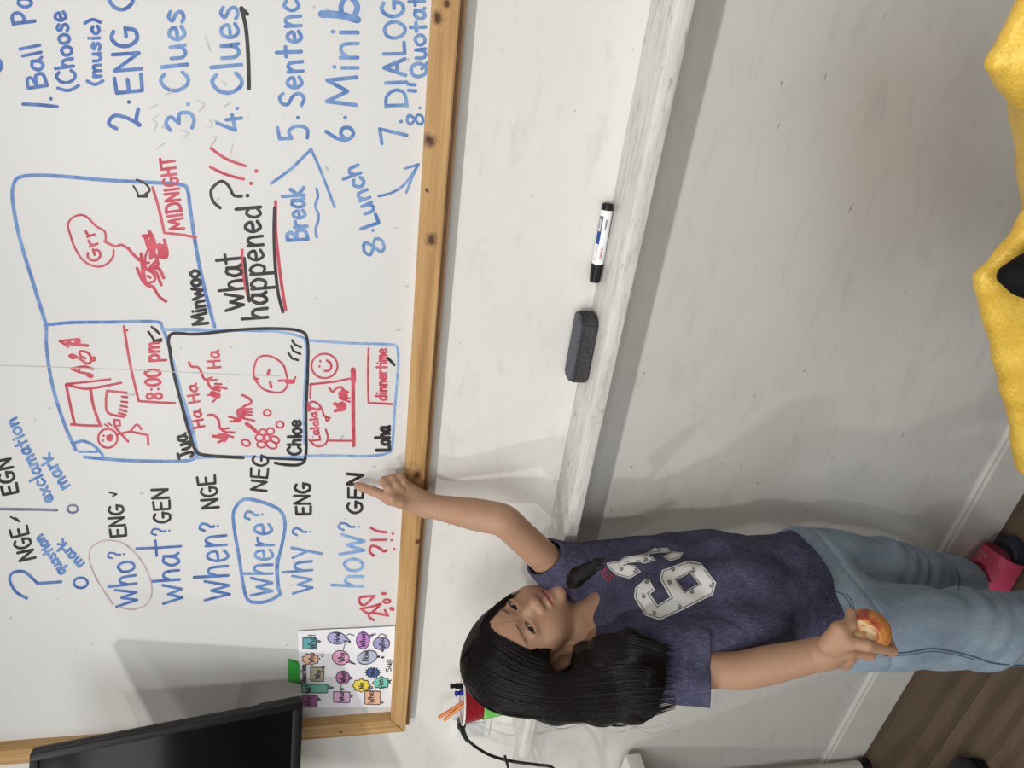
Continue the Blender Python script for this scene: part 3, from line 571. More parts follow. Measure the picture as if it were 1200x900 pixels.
for bi, (ol, tail, c, txt, b0, b1, hh) in enumerate(bub):
    m = fillm('bubble_crayon', c); pts = k6(ol); lay = [([np.array(p) for p in pts], [list(range(len(pts)))])]
    if tail: tp = k6(tail); lay.append(([np.array(p) for p in tp], [[0, 1, 2]]))
    yb = YP - .0002 - .00002 * bi
    fb = flat('speech_bubble', lay, yb, m, sheet, label='hand-drawn speech bubble reading ' + txt.strip())
    q0 = k6([b0])[0]; q1 = k6([b1])[0]
    st = [ribbon(pts, .9, False, closed=True)] + W(txt, q0[0], q0[1], q1[0], q1[1], hh / 6, .9)
    if tail: st += [ribbon(k6(tail), .9, False)]
    flat('pen_lettering', st, yb - .0004, I_PEN, fb)
flat('pen_lettering', W('Question', 358.5, 801, 358.5, 779, 6.5, 1.1), YP - .0012, I_PEN, sheet)
flat('pen_lettering', W('Sua', 458.5, 787, 457.5, 773, 6, .8) + [ribbon(k6([(545,205),(520,190),(500,225),(495,250)]), .8), ribbon(k6([(515,150),(535,140),(570,150)]), .7), ribbon(k6([(830,355),(835,330)]), .7),
   ribbon(k6([(330,290),(345,282),(352,292),(340,300)]), .8), ribbon(k6([(735,300),(745,298)]), 2.2), ribbon(k6([(765,304),(775,304)]), 2), ribbon(k6([(480,500),(475,520),(500,530)]), .8), ribbon(k6([(690,145),(720,140)]), .8), ribbon(k6([(735,165),(760,140),(800,155)]), .8)], YP - .0013, I_PEN, sheet)
# green sticky tape holding the sheet
tv = [P(a, b, YP - .0022) for a, b in S(320, 720, 6, [(107,325),(150,338),(186,352),(186,496),(145,484),(107,470)])]
M_TAPE = plain('green_tape', lin(48, 170, 62), .5, var=.05)
obj('tape_strip', tv + [p + np.array([0, .004, 0]) for p in tv], [list(range(6))] + [[i, 6 + i, 6 + (i + 1) % 6, (i + 1) % 6] for i in range(6)], M_TAPE, base=tv[2], label='short green tape strip at the left edge of the bubble sheet', cat='tape')

# ------------------------------------------------------------------ marker pen on the ledge
a = np.array([-.1285, -.0125, 1.1205]); b = np.array([-.250, -.013, 1.1185])
mk = empty('marker_pen', (a + b) / 2 - np.array([0, 0, .009]), 'black and white board marker lying on the ledge right of the eraser', 'marker')
q = Mat('marker_barrel', rough=.3); q.set('Base Color', (.86, .86, .87, 1)); M_BARREL = q.m
Ln = np.linalg.norm(b - a)
v, f = lathe(a, b, [(.009, .0088), (.0095, .0092), (.092, .0092), (.0925, .0085)]); auto(obj('barrel', v, f, M_BARREL, mk))
v, f = lathe(a, b, [(-.001, .0062), (0, .0078), (.001, .0085), (.0085, .0088), (.009, .0088), (.0098, .0092)]); auto(obj('end_plug', v, f, M_BLACKP, mk, label='black end plug'))
prof = [(.0915, .0095), (.093, .0099), (.097, .0097), (.118, .0082), (.121, .0078), (.1218, .006)]
v, f = lathe(a, b, prof, 30); auto(obj('cap', v, f, M_BLACKP, mk, label='black cap'))
ax = (b - a) / Ln
toC = CAM - (a + b) / 2; toC -= ax * (toC @ ax); toC /= np.linalg.norm(toC); sd = np.cross(ax, toC)
def on_barrel(t0, t1, a0, a1, mat, name, r=.00935, lab=None):
    V = []; F = []; n = 8
    for t in (t0, t1):
        for i in range(n + 1):
            g = math.radians(a0 + (a1 - a0) * i / n); V.append(a + ax * t + r * (math.cos(g) * toC + math.sin(g) * sd))
    F = [[i, i + 1, n + 2 + i, n + 1 + i] for i in range(n)]; return obj(name, V, F, mat, mk, label=lab, smooth=True)
def upside(g): return (math.cos(math.radians(g)) * toC + math.sin(math.radians(g)) * sd)[2]
sgn = 1 if upside(60) > upside(-60) else -1
M_LBL = plain('marker_label_blue', lin(34, 74, 158), .35); M_LBLD = plain('marker_label_grey', lin(96, 108, 128), .4)
on_barrel(.018, .042, sgn * 66, sgn * 18, M_LBLD, 'label_panel'); on_barrel(.042, .060, sgn * 66, sgn * 20, M_LBL, 'label_panel', lab='blue label panel')
on_barrel(.018, .062, sgn * 22, sgn * 17, M_LBLD, 'label_panel', .0094)
on_barrel(.062, .084, sgn * 30, sgn * 27, M_LBLD, 'label_panel', .0094); on_barrel(.0835, .0845, sgn * 66, sgn * 27, M_LBLD, 'label_panel', .0094)
def barrel_text(text, t0, t1, g0, hgt, mat, wd_=.0007):
    V = []; F = []
    adv = [GL[c][0] + GAP for c in text]; tot = sum(adv); pos = 0; r = .0095
    for c, aw in zip(text, adv):
        for kind, pts in GL[c][1]:
            vv, ff = ribbon([((pos + x) * 20, y * 20) for x, y in pts], 4.0, kind == C)
            n = len(V)
            for x, y in vv:
                t = t1 + (t0 - t1) * (x / 20 / tot); g = math.radians(sgn * (g0 + y / 20 * hgt))
                V.append(a + ax * t + r * (math.cos(g) * toC + math.sin(g) * sd))
            F += [[i + n for i in qf] for qf in ff]
        pos += aw
    obj('label_lettering', V, F, mat, mk)
barrel_text('SINCE', .064, .082, -26, 18, I_RED); barrel_text('MARKER', .022, .036, -24, 15, I_BLACK)
barrel_text('BOARD', .020, .040, 30, 24, M_WHITEP)

# ------------------------------------------------------------------ felt eraser
q = Mat('eraser_felt', rough=.95, spec=.1); c = q.co()
nz = q.noise(c, 420, 3, .7); q.set('Base Color', q.ramp(nz, [(.3, (.028, .028, .030)), (.7, (.105, .102, .105))])); q.bump(nz, .8, .002); M_FELT = q.m
M_FTOP = plain('eraser_grip', (.098, .102, .125, 1), .8, var=.25, scale=160)
er = empty('board_eraser', (-.345, -.035, 1.11), 'dark grey felt board eraser lying on the white ledge', 'eraser')
def prism(outline, z0, z1, bev):
    bm = bmesh.new(); lo = [bm.verts.new((x, y, z0)) for x, y in outline]; hi = [bm.verts.new((x, y, z1)) for x, y in outline]; n = len(outline)
    bm.faces.new(hi); bm.faces.new(lo[::-1])
    for i in range(n): bm.faces.new([lo[i], lo[(i + 1) % n], hi[(i + 1) % n], hi[i]])
    bmesh.ops.recalc_face_normals(bm, faces=bm.faces); bmesh.ops.bevel(bm, geom=list(bm.edges), offset=bev, segments=2, affect='EDGES'); return bm_data(bm)
ol = [(-.416, -.020), (-.409, -.009), (-.304, -.009), (-.297, -.016), (-.297, -.036), (-.309, -.052), (-.404, -.054), (-.416, -.044)]
v, f = prism(ol, 1.1105, 1.1365, .003); auto(obj('felt_block', v, f, M_FELT, er), 50)
ol2 = [(-.4145, -.020), (-.408, -.0105), (-.305, -.0105), (-.2985, -.017), (-.2985, -.035), (-.310, -.050), (-.403, -.052), (-.4145, -.043)]
v, f = prism(ol2, 1.136, 1.141, .002); auto(obj('grip_top', v, f, M_FTOP, er, label='smoother bluish grey top'), 50)

# ------------------------------------------------------------------ cups with pens on the ledge (left, behind the hair)
cx, cy = -1.192, -.048
cu = empty('green_cup', (cx, cy, 1.11), 'green paper cup standing on the ledge under the red cup', 'cup')
q = Mat('green_cup_paper', rough=.5); c = q.co(); vo = q.n('ShaderNodeTexVoronoi', {'Vector': c, 'Scale': 34}).outputs[0]
q.set('Base Color', q.mix(q.ramp(vo, [(.10, gray(1)), (.16, gray(0))]), lin(112, 206, 92), lin(28, 60, 48))); M_GCUP = q.m
zc = lambda z: np.array([cx, cy, z])
v, f = lathe(zc(1.11), zc(1.3), [(0, .028), (.002, .030), (.09, .0405), (.093, .0415), (.096, .0405), (.0955, .039), (.01, .029)], 40); auto(obj('cup_wall', v, f, M_GCUP, cu))
rc = empty('red_cup', (cx, cy, 1.20), 'dark red plastic cup with white rim holding pens, nested on the green cup', 'cup')
M_RED = plain('red_plastic', lin(150, 18, 34), .3, var=.06)
def open_cup(z0, z1, r0, r1, inner):
    pr_ = [(0, r0 - .002), (.001, r0), (z1 - z0, r1), (z1 - z0, r1 - .0016), (.006, r0 - .002)]
    return lathe(zc(z0), zc(z1), pr_, 40)
v, f = open_cup(1.196, 1.249, .0375, .0475, None); auto(obj('cup_wall', v, f, M_RED, rc))
v, f = lathe(zc(1.20), zc(1.3), [(.003, .034), (.004, .035), (.047, .0445), (.0475, .0435), (.006, .033)], 40); auto(obj('cup_lining', v, f, M_WHITEP, rc, label='white inside of the cup'))
th = np.arange(41) * 2 * math.pi / 40
v, f = tube([zc(1.249) + .0475 * np.array([math.cos(t), math.sin(t), 0]) for t in th], .0022, 8, False); obj('rim', v, f, M_WHITEP, rc, True, label='white rolled rim')
def pen(name, px0, py0, y0, foot, r, mats, label, cat, tip=None):
    top = P(px0, py0, y0); foot = np.array(foot); o = empty(name, foot, label, cat); L = np.linalg.norm(top - foot)
    if cat == 'pencil':
        o['group'] = 'pencils in the red cup'; v, f = lathe(foot, top, [(0, r), (L - .001, r), (L, r * .9)], 6); auto(obj('shaft', v, f, mats[0], o))
        v, f = lathe(foot, top, [(L - .0005, r * .4), (L + .0006, r * .35)], 8); obj('lead', v, f, I_BLACK, o)
    else:
        v, f = lathe(foot, top, [(0, r), (L - .03, r)], 14); auto(obj('barrel', v, f, mats[0], o))
        v, f = lathe(foot, top, [(L - .031, r * 1.05), (L - .012, r * 1.12), (L - .011, r * .8), (L - .003, r * .8), (L - .001, r * 1.15), (L, r * .9)], 14); auto(obj('cap', v, f, mats[1], o))
    return o
M_ORANGE = plain('orange_pencil_paint', lin(214, 120, 28), .4, var=.15); M_BLUEP = plain('blue_plastic', lin(26, 52, 170), .3)
pen('pencil', 514, 841, -.055, (cx + .012, cy + .01, 1.206), .0036, [M_ORANGE], 'orange pencil sticking out of the red cup, the higher one', 'pencil')
pen('pencil', 520, 844, -.06, (cx + .022, cy + .004, 1.206), .0036, [M_ORANGE], 'orange pencil sticking out of the red cup, the lower one', 'pencil')
pen('marker_pen', 528.5, 804, -.045, (cx + .018, cy + .018, 1.206), .0055, [M_BLACKP, M_BLACKP], 'slim black marker with stepped cap standing in the red cup', 'marker')
pen('ballpoint_pen', 534, 813, -.05, (cx + .006, cy + .02, 1.206), .0055, [M_WHITEP, M_BLUEP], 'white pen with a blue cap standing in the red cup', 'pen')

# ------------------------------------------------------------------ wall socket with a plug and its cable
so = empty('wall_socket', P(577, 852, 0), 'white wall socket plate behind the red cup', 'socket')
p0 = P(527, 866, 0); p1 = P(576, 838, 0)
box('cover_plate', (p0[0], -.006, p1[2]), (p1[0], 0, p0[2]), M_WHITEP, so, .002)
box('socket_face', (p0[0] + .012, -.0085, p1[2] + .014), (p1[0] - .012, -.0055, p0[2] - .014), plain('grey_white_plastic', (.68, .68, .67, 1), .4), so, .0015)
cb = empty('power_cable', P(541, 851, -.03), 'black cable with a round plug hanging from the wall socket beside the cups', 'cable')
Y = lambda l: [P(a, b, y) for a, b, y in l]
v, f = tube(Y([(540.5, 846, -.008), (540.7, 850, -.03), (541, 851, -.04)]), [.011, .011, .009], 16); auto(obj('plug', v, f, M_BLACKP, cb))
v, f = tube(catmull(Y([(540.5, 849, -.04), (542, 856, -.045), (545, 863, -.045), (548, 868, -.045)]), 4), np.linspace(.0075, .0045, 13), 12); obj('strain_relief', v, f, M_BLACKP, cb, True)
v, f = tube(catmull(Y([(547, 866, -.045), (556, 874, -.045), (572, 884, -.05), (592, 890.5, -.06), (612, 894, -.075), (632, 896.5, -.09), (644, 898, -.1), (652, 903, -.105), (672, 914, -.09), (700, 924, -.03), (735, 930, -.008), (800, 934, -.0075), (900, 938, -.0075), (958, 938, -.0075)]), 6), .0034, 10); obj('cord', v, f, M_BLACKP, cb, True)
v, f = tube(catmull(Y([(591.5, 885, -.07), (593, 891, -.078), (595, 897, -.08), (597, 906, -.08), (604, 922, -.07), (640, 934, -.03), (690, 940, -.009), (735, 943, -.0075), (850, 946, -.0075), (950, 946, -.0075)]), 5), .0032, 10)
obj('thin_cable', v, f, M_BLACKP, base=v[-1], smooth=True, label='thin black cable whose end crosses over the socket cord at the left', cat='cable')

# ------------------------------------------------------------------ television on a swing arm
tb = np.array([-1.07786, -.108, 1.56919]); tt = np.array([-1.03058, -.20155, 1.96842]); el_ = np.array([-.89252, -.45101, 0.0])
up = tt - tb; HT = np.linalg.norm(up); up /= HT; nrm = np.cross(up, el_); nrm /= np.linalg.norm(nrm)
if nrm @ (CAM - tb) < 0: nrm = -nrm
WT = .70
tv = empty('television', tb + el_ * WT / 2 - nrm * .03, 'black flat-screen television on a wall arm, turned towards the room', 'television')
def slab(name, u0, u1, v0, v1, n0, n1, mat, parent, bev=.002, **k):
    bm = box_bm((u0, v0, n0), (u1, v1, n1), bev, 2); v, f = bm_data(bm)
    v = [tb + el_ * a + up * b + nrm * c for a, b, c in v]; return auto(obj(name, v, f, mat, parent, **k))
q = Mat('tv_screen', (.003, .0035, .004, 1), .16, spec=.18); M_SCR = q.m
M_BEZ = plain('tv_bezel', (.006, .006, .007, 1), .45, 0, .25)
slab('back_shell', .06, WT - .06, .03, HT - .05, -.055, -.018, M_BLACKP, tv, .008)
slab('rear_panel', 0, WT, 0, HT, -.022, -.006, M_BEZ, tv)
slab('lower_back_hump', .004, WT - .004, .002, .075, -.034, -.02, M_BEZ, tv)
slab('screen', .012, WT - .012, .018, HT - .012, -.007, -.0005, M_SCR, tv, .0005)
for u0, u1, v0, v1 in ((0, .012, 0, HT), (WT - .012, WT, 0, HT), (.012, WT - .012, HT - .012, HT), (.012, WT - .012, 0, .018)):
    slab('bezel', u0, u1, v0, v1, -.008, .002, M_BEZ, tv, .001)
wm = tb + el_ * WT / 2 + up * HT / 2 - nrm * .058
mt = empty('wall_mount', (wm[0], 0, wm[2]), 'black swing-arm wall bracket behind the television', 'bracket')
M_STEEL = plain('black_steel', (.015, .015, .016, 1), .45, .6)
box('wall_plate', (wm[0] - .1, -.02, wm[2] - .11), (wm[0] - .02, 0, wm[2] + .11), M_STEEL, mt, .003)
v, f = tube([np.array([wm[0] - .06, -.02, wm[2]]), np.array([wm[0] - .03, -.12, wm[2]]), wm], [.014, .014, .014], 12); auto(obj('swing_arm', v, f, M_STEEL, mt))
slab('mounting_plate', WT / 2 - .06, WT / 2 + .06, HT / 2 - .06, HT / 2 + .06, -.062, -.055, M_STEEL, mt)

# ------------------------------------------------------------------ white table at the lower left
tx, ty = -1.640, -.030
ta = empty('table', (tx - .35, -.25, 0), 'white table with a tubular leg standing against the wall at the left', 'table')
e0 = P(728, 881, -.02); e1 = P(745, 882, -.02); TZ = .793
M_TT = plain('table_laminate', (.80, .79, .76, 1), .4, var=.03); M_TLEG = plain('cream_steel', lin(196, 192, 182), .35, var=.04)
xr = -1.495
box('tabletop', (xr - .72, -.52, TZ - .042), (xr, -.019, TZ), M_TT, ta, .003)
for sx in (tx, xr - .66):
    for sy in (ty - .004, -.47):
        v, f = lathe((sx, sy, .03), (sx, sy, TZ - .042), [(0, .0155), (TZ - .072, .0155)], 20); lg = auto(obj('leg', v, f, M_TLEG, ta))
        v, f = lathe((sx, sy, 0), (sx, sy, .1), [(0, .016), (.002, .0185), (.028, .0185), (.031, .017)], 20); auto(obj('foot_cap', v, f, M_BLACKP, lg, label='black rubber foot cap'))

# ------------------------------------------------------------------ smooth-union surfaces (distance field -> mesh)
def unit(v): v = np.asarray(v, float); return v / np.linalg.norm(v)
def cone(a, b, ra, rb, k=.01, sub=False):
    a = np.asarray(a, float); b = np.asarray(b, float); ba = b - a; L2 = ba @ ba + 1e-12
    def f(p):
        pa = p - a; t = np.clip(pa @ ba / L2, 0, 1); return np.sqrt(((pa - t[:, None] * ba) ** 2).sum(1)) - (ra + (rb - ra) * t)
    return dict(f=f, c=(a + b) / 2, r=math.sqrt(L2) / 2 + max(ra, rb), k=k, sub=sub)
def ell(c, rad, k=.01, rot=None, sub=False):
    c = np.asarray(c, float); rad = np.asarray(rad, float); rot = np.eye(3) if rot is None else rot
    def f(p):
        q = (p - c) @ rot; k0 = np.sqrt(((q / rad) ** 2).sum(1)) + 1e-9; k1 = np.sqrt(((q / rad ** 2) ** 2).sum(1)) + 1e-9
        return k0 * (k0 - 1) / k1
    return dict(f=f, c=c, r=rad.max(), k=k, sub=sub)
def loft(a, b, wa, wb, da, db, side, k=.02):
    a = np.asarray(a, float); b = np.asarray(b, float); ba = b - a; L2 = ba @ ba; ax = ba / math.sqrt(L2)
    s = unit(np.asarray(side, float) - ax * (np.asarray(side) @ ax)); fr = np.cross(ax, s)
    def f(p):
        pa = p - a; tr = pa @ ax; t = np.clip(tr / math.sqrt(L2), 0, 1); over = tr - t * math.sqrt(L2)
        x = pa @ s; y = pa @ fr; w = wa + (wb - wa) * t; d = da + (db - da) * t
        mn = np.minimum(w, d)
        n = np.sqrt((x / w) ** 2 + (y / d) ** 2 + (over / mn) ** 2) + 1e-9
        return np.sqrt(x * x + y * y + over * over) * (1 - 1 / n) if False else (n - 1) * np.sqrt(x * x + y * y + over * over) / n - (n < 1e-3) * mn
    return dict(f=f, c=(a + b) / 2, r=math.sqrt(L2) / 2 + max(wa, wb, da, db), k=k, sub=False)
def field(prims):
    def F(p, sel=None):
        d = np.full(len(p), 1e3)
        for q in (prims if sel is None else sel):
            e = q['f'](p)
            if q['sub']:
                e = -e; k = q['k']; h = np.maximum(k - np.abs(d - e), 0) / k; d = np.maximum(d, e) + h * h * k * .25
            else:
                k = q['k']; h = np.maximum(k - np.abs(d - e), 0) / k; d = np.minimum(d, e) - h * h * k * .25
        return d
    return F
def surface(prims, h, post=None, slack=1.6, pad=.012):
    """dual-contoured mesh of the blended primitives; only blocks near the surface are sampled"""
    F = field(prims); B = 24
    lo = np.min([q['c'] - q['r'] for q in prims if not q['sub']], 0) - pad; hi = np.max([q['c'] + q['r'] for q in prims if not q['sub']], 0) + pad
    nb = np.ceil((hi - lo) / (h * B)).astype(int)
    bi = np.stack(np.meshgrid(*[np.arange(n) for n in nb], indexing='ij'), -1).reshape(-1, 3)
    cen = lo + (bi + .5) * B * h; half = B * h * math.sqrt(3) / 2
    d = F(cen);
    near = np.abs(d) < half * slack + pad
    g = np.arange(-1, B + 1); G = np.stack(np.meshgrid(g, g, g, indexing='ij'), -1); n1 = B + 2
    S3 = (nb * B + 4).astype(np.int64); key = lambda ijk: ((ijk[..., 0] + 2) * S3[1] + ijk[..., 1] + 2) * S3[2] + ijk[..., 2] + 2
    VK = []; VP = []; QK = []
    for b, c in zip(bi[near], cen[near]):
        sel = [q for q in prims if np.linalg.norm(q['c'] - c) < q['r'] + half + q['k'] + h * 2 + .02]
        if not sel: continue
        pts = (lo + (G + b * B) * h).reshape(-1, 3); v = F(pts, sel)
        if post: v = post(pts, v)
        v = v.reshape(n1, n1, n1); ins = v < 0
        if ins.all() or not ins.any(): continue
        # cells with a sign change
        cor = [ins[i:n1 - 1 + i, j:n1 - 1 + j, k:n1 - 1 + k] for i in (0, 1) for j in (0, 1) for k in (0, 1)]
        sm = sum(x.astype(np.int8) for x in cor); act = (sm > 0) & (sm < 8); idx = np.argwhere(act)
        if len(idx):
            num = np.zeros((len(idx), 3)); cnt = np.zeros(len(idx))
            for ax_ in range(3):
                for o1 in (0, 1):
                    for o2 in (0, 1):
                        off = np.zeros(3, int); oth = [k for k in range(3) if k != ax_]; off[oth[0]] = o1; off[oth[1]] = o2
                        e0 = idx + off; e1 = e0.copy(); e1[:, ax_] += 1
                        a = v[e0[:, 0], e0[:, 1], e0[:, 2]]; bb_ = v[e1[:, 0], e1[:, 1], e1[:, 2]]
                        m = (a < 0) != (bb_ < 0); t = np.where(m, a / np.where(m, a - bb_, 1), 0)
                        pt = e0.astype(float); pt[:, ax_] += t; num[m] += pt[m]; cnt[m] += 1
            loc = num / cnt[:, None] - 1 + b * B
            VK.append(key(idx - 1 + b * B)); VP.append(lo + loc * h)
        for ax_ in range(3):
            a = ins[1:-1, 1:-1, 1:-1]; sl = [slice(1, -1)] * 3; sl[ax_] = slice(2, None); b2 = ins[tuple(sl)]
            e = np.argwhere(a != b2)
            if not len(e): continue
            flip = a[e[:, 0], e[:, 1], e[:, 2]]; e = e + b * B
            o = [k for k in range(3) if k != ax_]; u = np.zeros(3, int); w = np.zeros(3, int); u[o[0]] = 1; w[o[1]] = 1
            if ax_ == 1: u, w = w, u
            q4 = np.stack([key(e - u - w), key(e - w), key(e), key(e - u)], 1); q4[~flip] = q4[~flip][:, ::-1]; QK.append(q4)
    VK = np.concatenate(VK); VP = np.concatenate(VP); QK = np.concatenate(QK)
    uk, first = np.unique(VK, return_index=True); VP = VP[first]
    qi = np.searchsorted(uk, QK); qi = np.clip(qi, 0, len(uk) - 1); ok = (uk[qi] == QK).all(1)
    return VP, qi[ok]
def relax(V, Fq, it=2, lam=.5):
    e = np.concatenate([Fq[:, [0, 1]], Fq[:, [1, 2]], Fq[:, [2, 3]], Fq[:, [3, 0]]]); e = np.concatenate([e, e[:, ::-1]])
    for i in range(it):
        for s in (lam, -lam * .9):
            acc = np.zeros_like(V); cnt = np.zeros(len(V)); np.add.at(acc, e[:, 0], V[e[:, 1]]); np.add.at(cnt, e[:, 0], 1)
            V = V + s * (acc / np.maximum(cnt, 1)[:, None] - V)
    return V
def qobj(name, V, Fq, mat, parent, **k):
    me = bpy.data.meshes.new(name); off = np.array(wloc(parent)) if parent else np.array(k.pop('base'))
    me.vertices.add(len(V)); me.vertices.foreach_set('co', (V - off).astype(np.float32).ravel())
    me.loops.add(Fq.size); me.loops.foreach_set('vertex_index', Fq.astype(np.int32).ravel())
    me.polygons.add(len(Fq)); me.polygons.foreach_set('loop_start', np.arange(0, Fq.size, 4, dtype=np.int32)); me.polygons.foreach_set('loop_total', np.full(len(Fq), 4, np.int32))
    me.polygons.foreach_set('use_smooth', np.ones(len(Fq), bool)); me.update(calc_edges=True); me.validate()
    o = bpy.data.objects.new(name, me); COL.objects.link(o)
    if parent: o.parent = parent
    else: o.location = off
    me.materials.append(mat)
    for kk, vv in k.items(): o[kk] = vv
    return o
def attr(o, name, vals):
    at = o.data.attributes.new(name, 'FLOAT', 'POINT'); at.data.foreach_set('value', np.asarray(vals, np.float32))
def bvh(V, Fq): return BVHTree.FromPolygons([tuple(x) for x in V], [tuple(int(i) for i in f) for f in Fq])
# ------------------------------------------------------------------ the girl
LFT = unit([.16, .99, 0]); FWD_B = unit([.99, -.16, 0])
HO = np.array([-.8530, -.1815, 1.1845]); HS = .88
HR = np.array([[.053, .964, -.262], [.905, -.157, -.394], [.421, .216, .881]])   # columns: her left, face, up
HR = np.stack([unit(HR[:, 0]), unit(HR[:, 1]), unit(HR[:, 2])], 1)
hd = lambda x, y, z: HO + HR @ (np.array([x, y, z]) * HS)
def hell(c, r, k, sub=False, rot=None): return ell(hd(*c), np.array(r) * HS, k, HR if rot is None else HR @ rot, sub)
def hcone(a, b, ra, rb, k, sub=False): return cone(hd(*a), hd(*b), ra * HS, rb * HS, k, sub)
def rotz(a): c, s = math.cos(a), math.sin(a); return np.array([[c, -s, 0], [s, c, 0], [0, 0, 1]])
# joints (picture pixel + distance plane)
NK = P(698, 736, -.188)
SL = P(690, 702, -.120); EL = P(590, 609, -.125); WL = P(500, 592, -.066)
SR = P(735, 778, -.300); ER = P(868, 786, -.362); WR = P(962, 766, -.386)
CH = P(775, 707, -.210); WA = P(860, 694, -.212); PE = P(945, 696, -.215)
HL_ = PE + LFT * .062 - np.array([0, 0, .04]); HR_ = PE - LFT * .062 - np.array([0, 0, .04])
KL = P(1035, 667, -.135); AL = P(1122, 683, -.075)
KR = P(1142, 737, -.295); AR = np.array([KR[0] - .03, KR[1] + .02, .07])
body = []
# head
body += [hell((0,-.014,.028),(.073,.090,.080),.01), hell((0,.018,-.022),(.062,.064,.076),.03), hell((0,.042,-.069),(.041,.037,.036),.03),
         hell((.036,.041,-.040),(.030,.029,.033),.025), hell((-.036,.041,-.040),(.030,.029,.033),.025), hell((0,.034,.034),(.056,.046,.05),.03)]
body += [hcone((0,.078,-.004),(0,.092,-.032),.006,.0100,.014), hell((.0115,.085,-.038),(.0075,.008,.0065),.007), hell((-.0115,.085,-.038),(.0075,.008,.0065),.007), hell((0,.093,-.036),(.009,.008,.008),.008)]
for s in (1, -1):
    body.append(hell((s*.029,.0905,.001),(.022,.012,.0095),.010,True))
    body.append(hell((s*.027,.073,-.001),(.0185,.0105,.0125),.008))          # lids over the eyeball
    body.append(hell((s*.0045,.0965,-.0455),(.0032,.006,.0028),.002,True))   # nostrils
    body.append(hell((s*.080,.000,-.034),(.0095,.020,.031),.006,rot=rotz(s*.6)))
    body.append(hell((s*.0870,.007,-.030),(.007,.012,.019),.003,True,rot=rotz(s*.6)))
body += [hell((0,.0835,-.0585),(.0185,.0095,.0058),.005), hell((0,.0825,-.0680),(.0155,.0095,.0062),.005), hcone((-.020,.0885,-.0632),(.020,.0885,-.0632),.0016,.0016,.003,True),
         hell((0,.082,-.092),(.016,.012,.012),.02)]
for s in (1, -1): body.append(hell((s*.0285,.087,-.001),(.0150,.016,.0050),.0016,True))  # eye openings
# neck, torso, legs
body += [cone(hd(0,-.032,-.05), NK, .031, .034, .015), cone(NK, CH, .045, .06, .04), loft(NK + (CH - NK) * .35, WA, .085, .068, .052, .055, LFT, .04), loft(WA, PE, .07, .075, .055, .06, LFT, .04)]
body += [cone(NK - np.array([0,0,.02]), SL, .035, .034, .03), cone(NK - np.array([0,0,.02]), SR, .035, .034, .03)]
body += [cone(HL_, KL, .058, .040, .02), cone(KL, AL, .038, .026, .02), cone(HR_, KR, .058, .040, .02), cone(KR, AR, .038, .026, .02)]
# arms
def arm(s, e, w, r0, r1, r2, r3):
    m = lambda a, b, t: a + (b - a) * t
    pts = [s, m(s, e, .5), m(s, e, .84), m(e, (s + w) / 2, .03), m(e, w, .16), m(e, w, .38), m(e, w, .70), w]
    rr = [r0, (r0 + r1) / 2, r1, r1 * 1.0, (r1 + r2) / 2, r2, (r2 * .45 + r3 * .55), r3]
    q_ = catmull([np.r_[p, r] for p, r in zip(pts, rr)], 3)
    return [cone(a_[:3], b_[:3], a_[3], b_[3], .0015 if k_ else .02) for k_, (a_, b_) in enumerate(zip(q_[:-1], q_[1:]))]
body += arm(SL, EL, WL, .030, .0268, .0265, .0190) + arm(SR, ER, WR, .031, .0265, .0262, .0222)
def chain(pts, rr, k0, k=.0025, out=None):
    for i in range(len(pts) - 1): body.append(cone(pts[i], pts[i + 1], rr[i], rr[i + 1], k0 if i == 0 else k))
# left hand: index pointing, other fingers curled
Q = lambda px, py, y: P(px, py, y)
iM, mM, rM, pM = Q(457,583.5,-.055), Q(462,577,-.055), Q(468,572,-.054), Q(474,569,-.053)
body += [cone(WL, iM, .0175, .0125, .010), cone(WL, mM, .0175, .0120, .010), cone(WL, rM, .0165, .0115, .010), cone(WL, pM, .0150, .0105, .010)]
chain([iM, Q(437,575.5,-.045), Q(424,571,-.035), Q(418.5,569,-.0285)], [.0098,.0082,.0074,.0062], .006)
chain([mM, Q(451,564,-.055), Q(455.5,571.5,-.070), Q(465,577,-.070)], [.0098,.0086,.0078,.0070], .005)
chain([rM, Q(460,560.5,-.053), Q(464,568,-.066), Q(471,573.5,-.066)], [.0095,.0082,.0075,.0068], .004)
chain([pM, Q(469,558.5,-.052), Q(472.5,564.5,-.060), Q(477,570,-.060)], [.0088,.0074,.0068,.0060], .004)
chain([Q(488,592,-.070), Q(470,589,-.078), Q(460,584,-.080), Q(453.5,580,-.076)], [.0125,.0100,.0086,.0070], .012, .004)
# right hand closed on the apple
AP = P(1017.5, 738.5, -.404); AR_ = .0285
def around(px, py, y, r):      # point at distance r+apple radius from the apple centre
    p = P(px, py, y); return AP + unit(p - AP) * (AR_ + r)
iM, mM, rM, pM = Q(992,752,-.416), Q(994,762,-.412), Q(993,770,-.404), Q(990,777,-.394)
body += [cone(WR, iM, .0165, .0115, .010), cone(WR, mM, .0180, .0115, .010), cone(WR, rM, .0170, .0110, .010), cone(WR, pM, .0150, .0100, .010)]
chain([iM, around(1016,756,-.430,.0075), around(1034,753,-.420,.007), around(1040,744,-.405,.006)], [.0095,.0084,.0076,.0062], .005)
chain([mM, around(1018,773,-.418,.0095), around(1035,769,-.406,.008), around(1041,758,-.392,.006)], [.0095,.0084,.0076,.0062], .004)
chain([rM, around(1012,786,-.404,.011), around(1028,782,-.394,.009), around(1036,774,-.380,.006)], [.0090,.0080,.0072,.0060], .004)
chain([pM, around(1006,790,-.388,.010), around(1018,788,-.378,.008), around(1026,782,-.370,.006)], [.0082,.0070,.0064,.0055], .004)
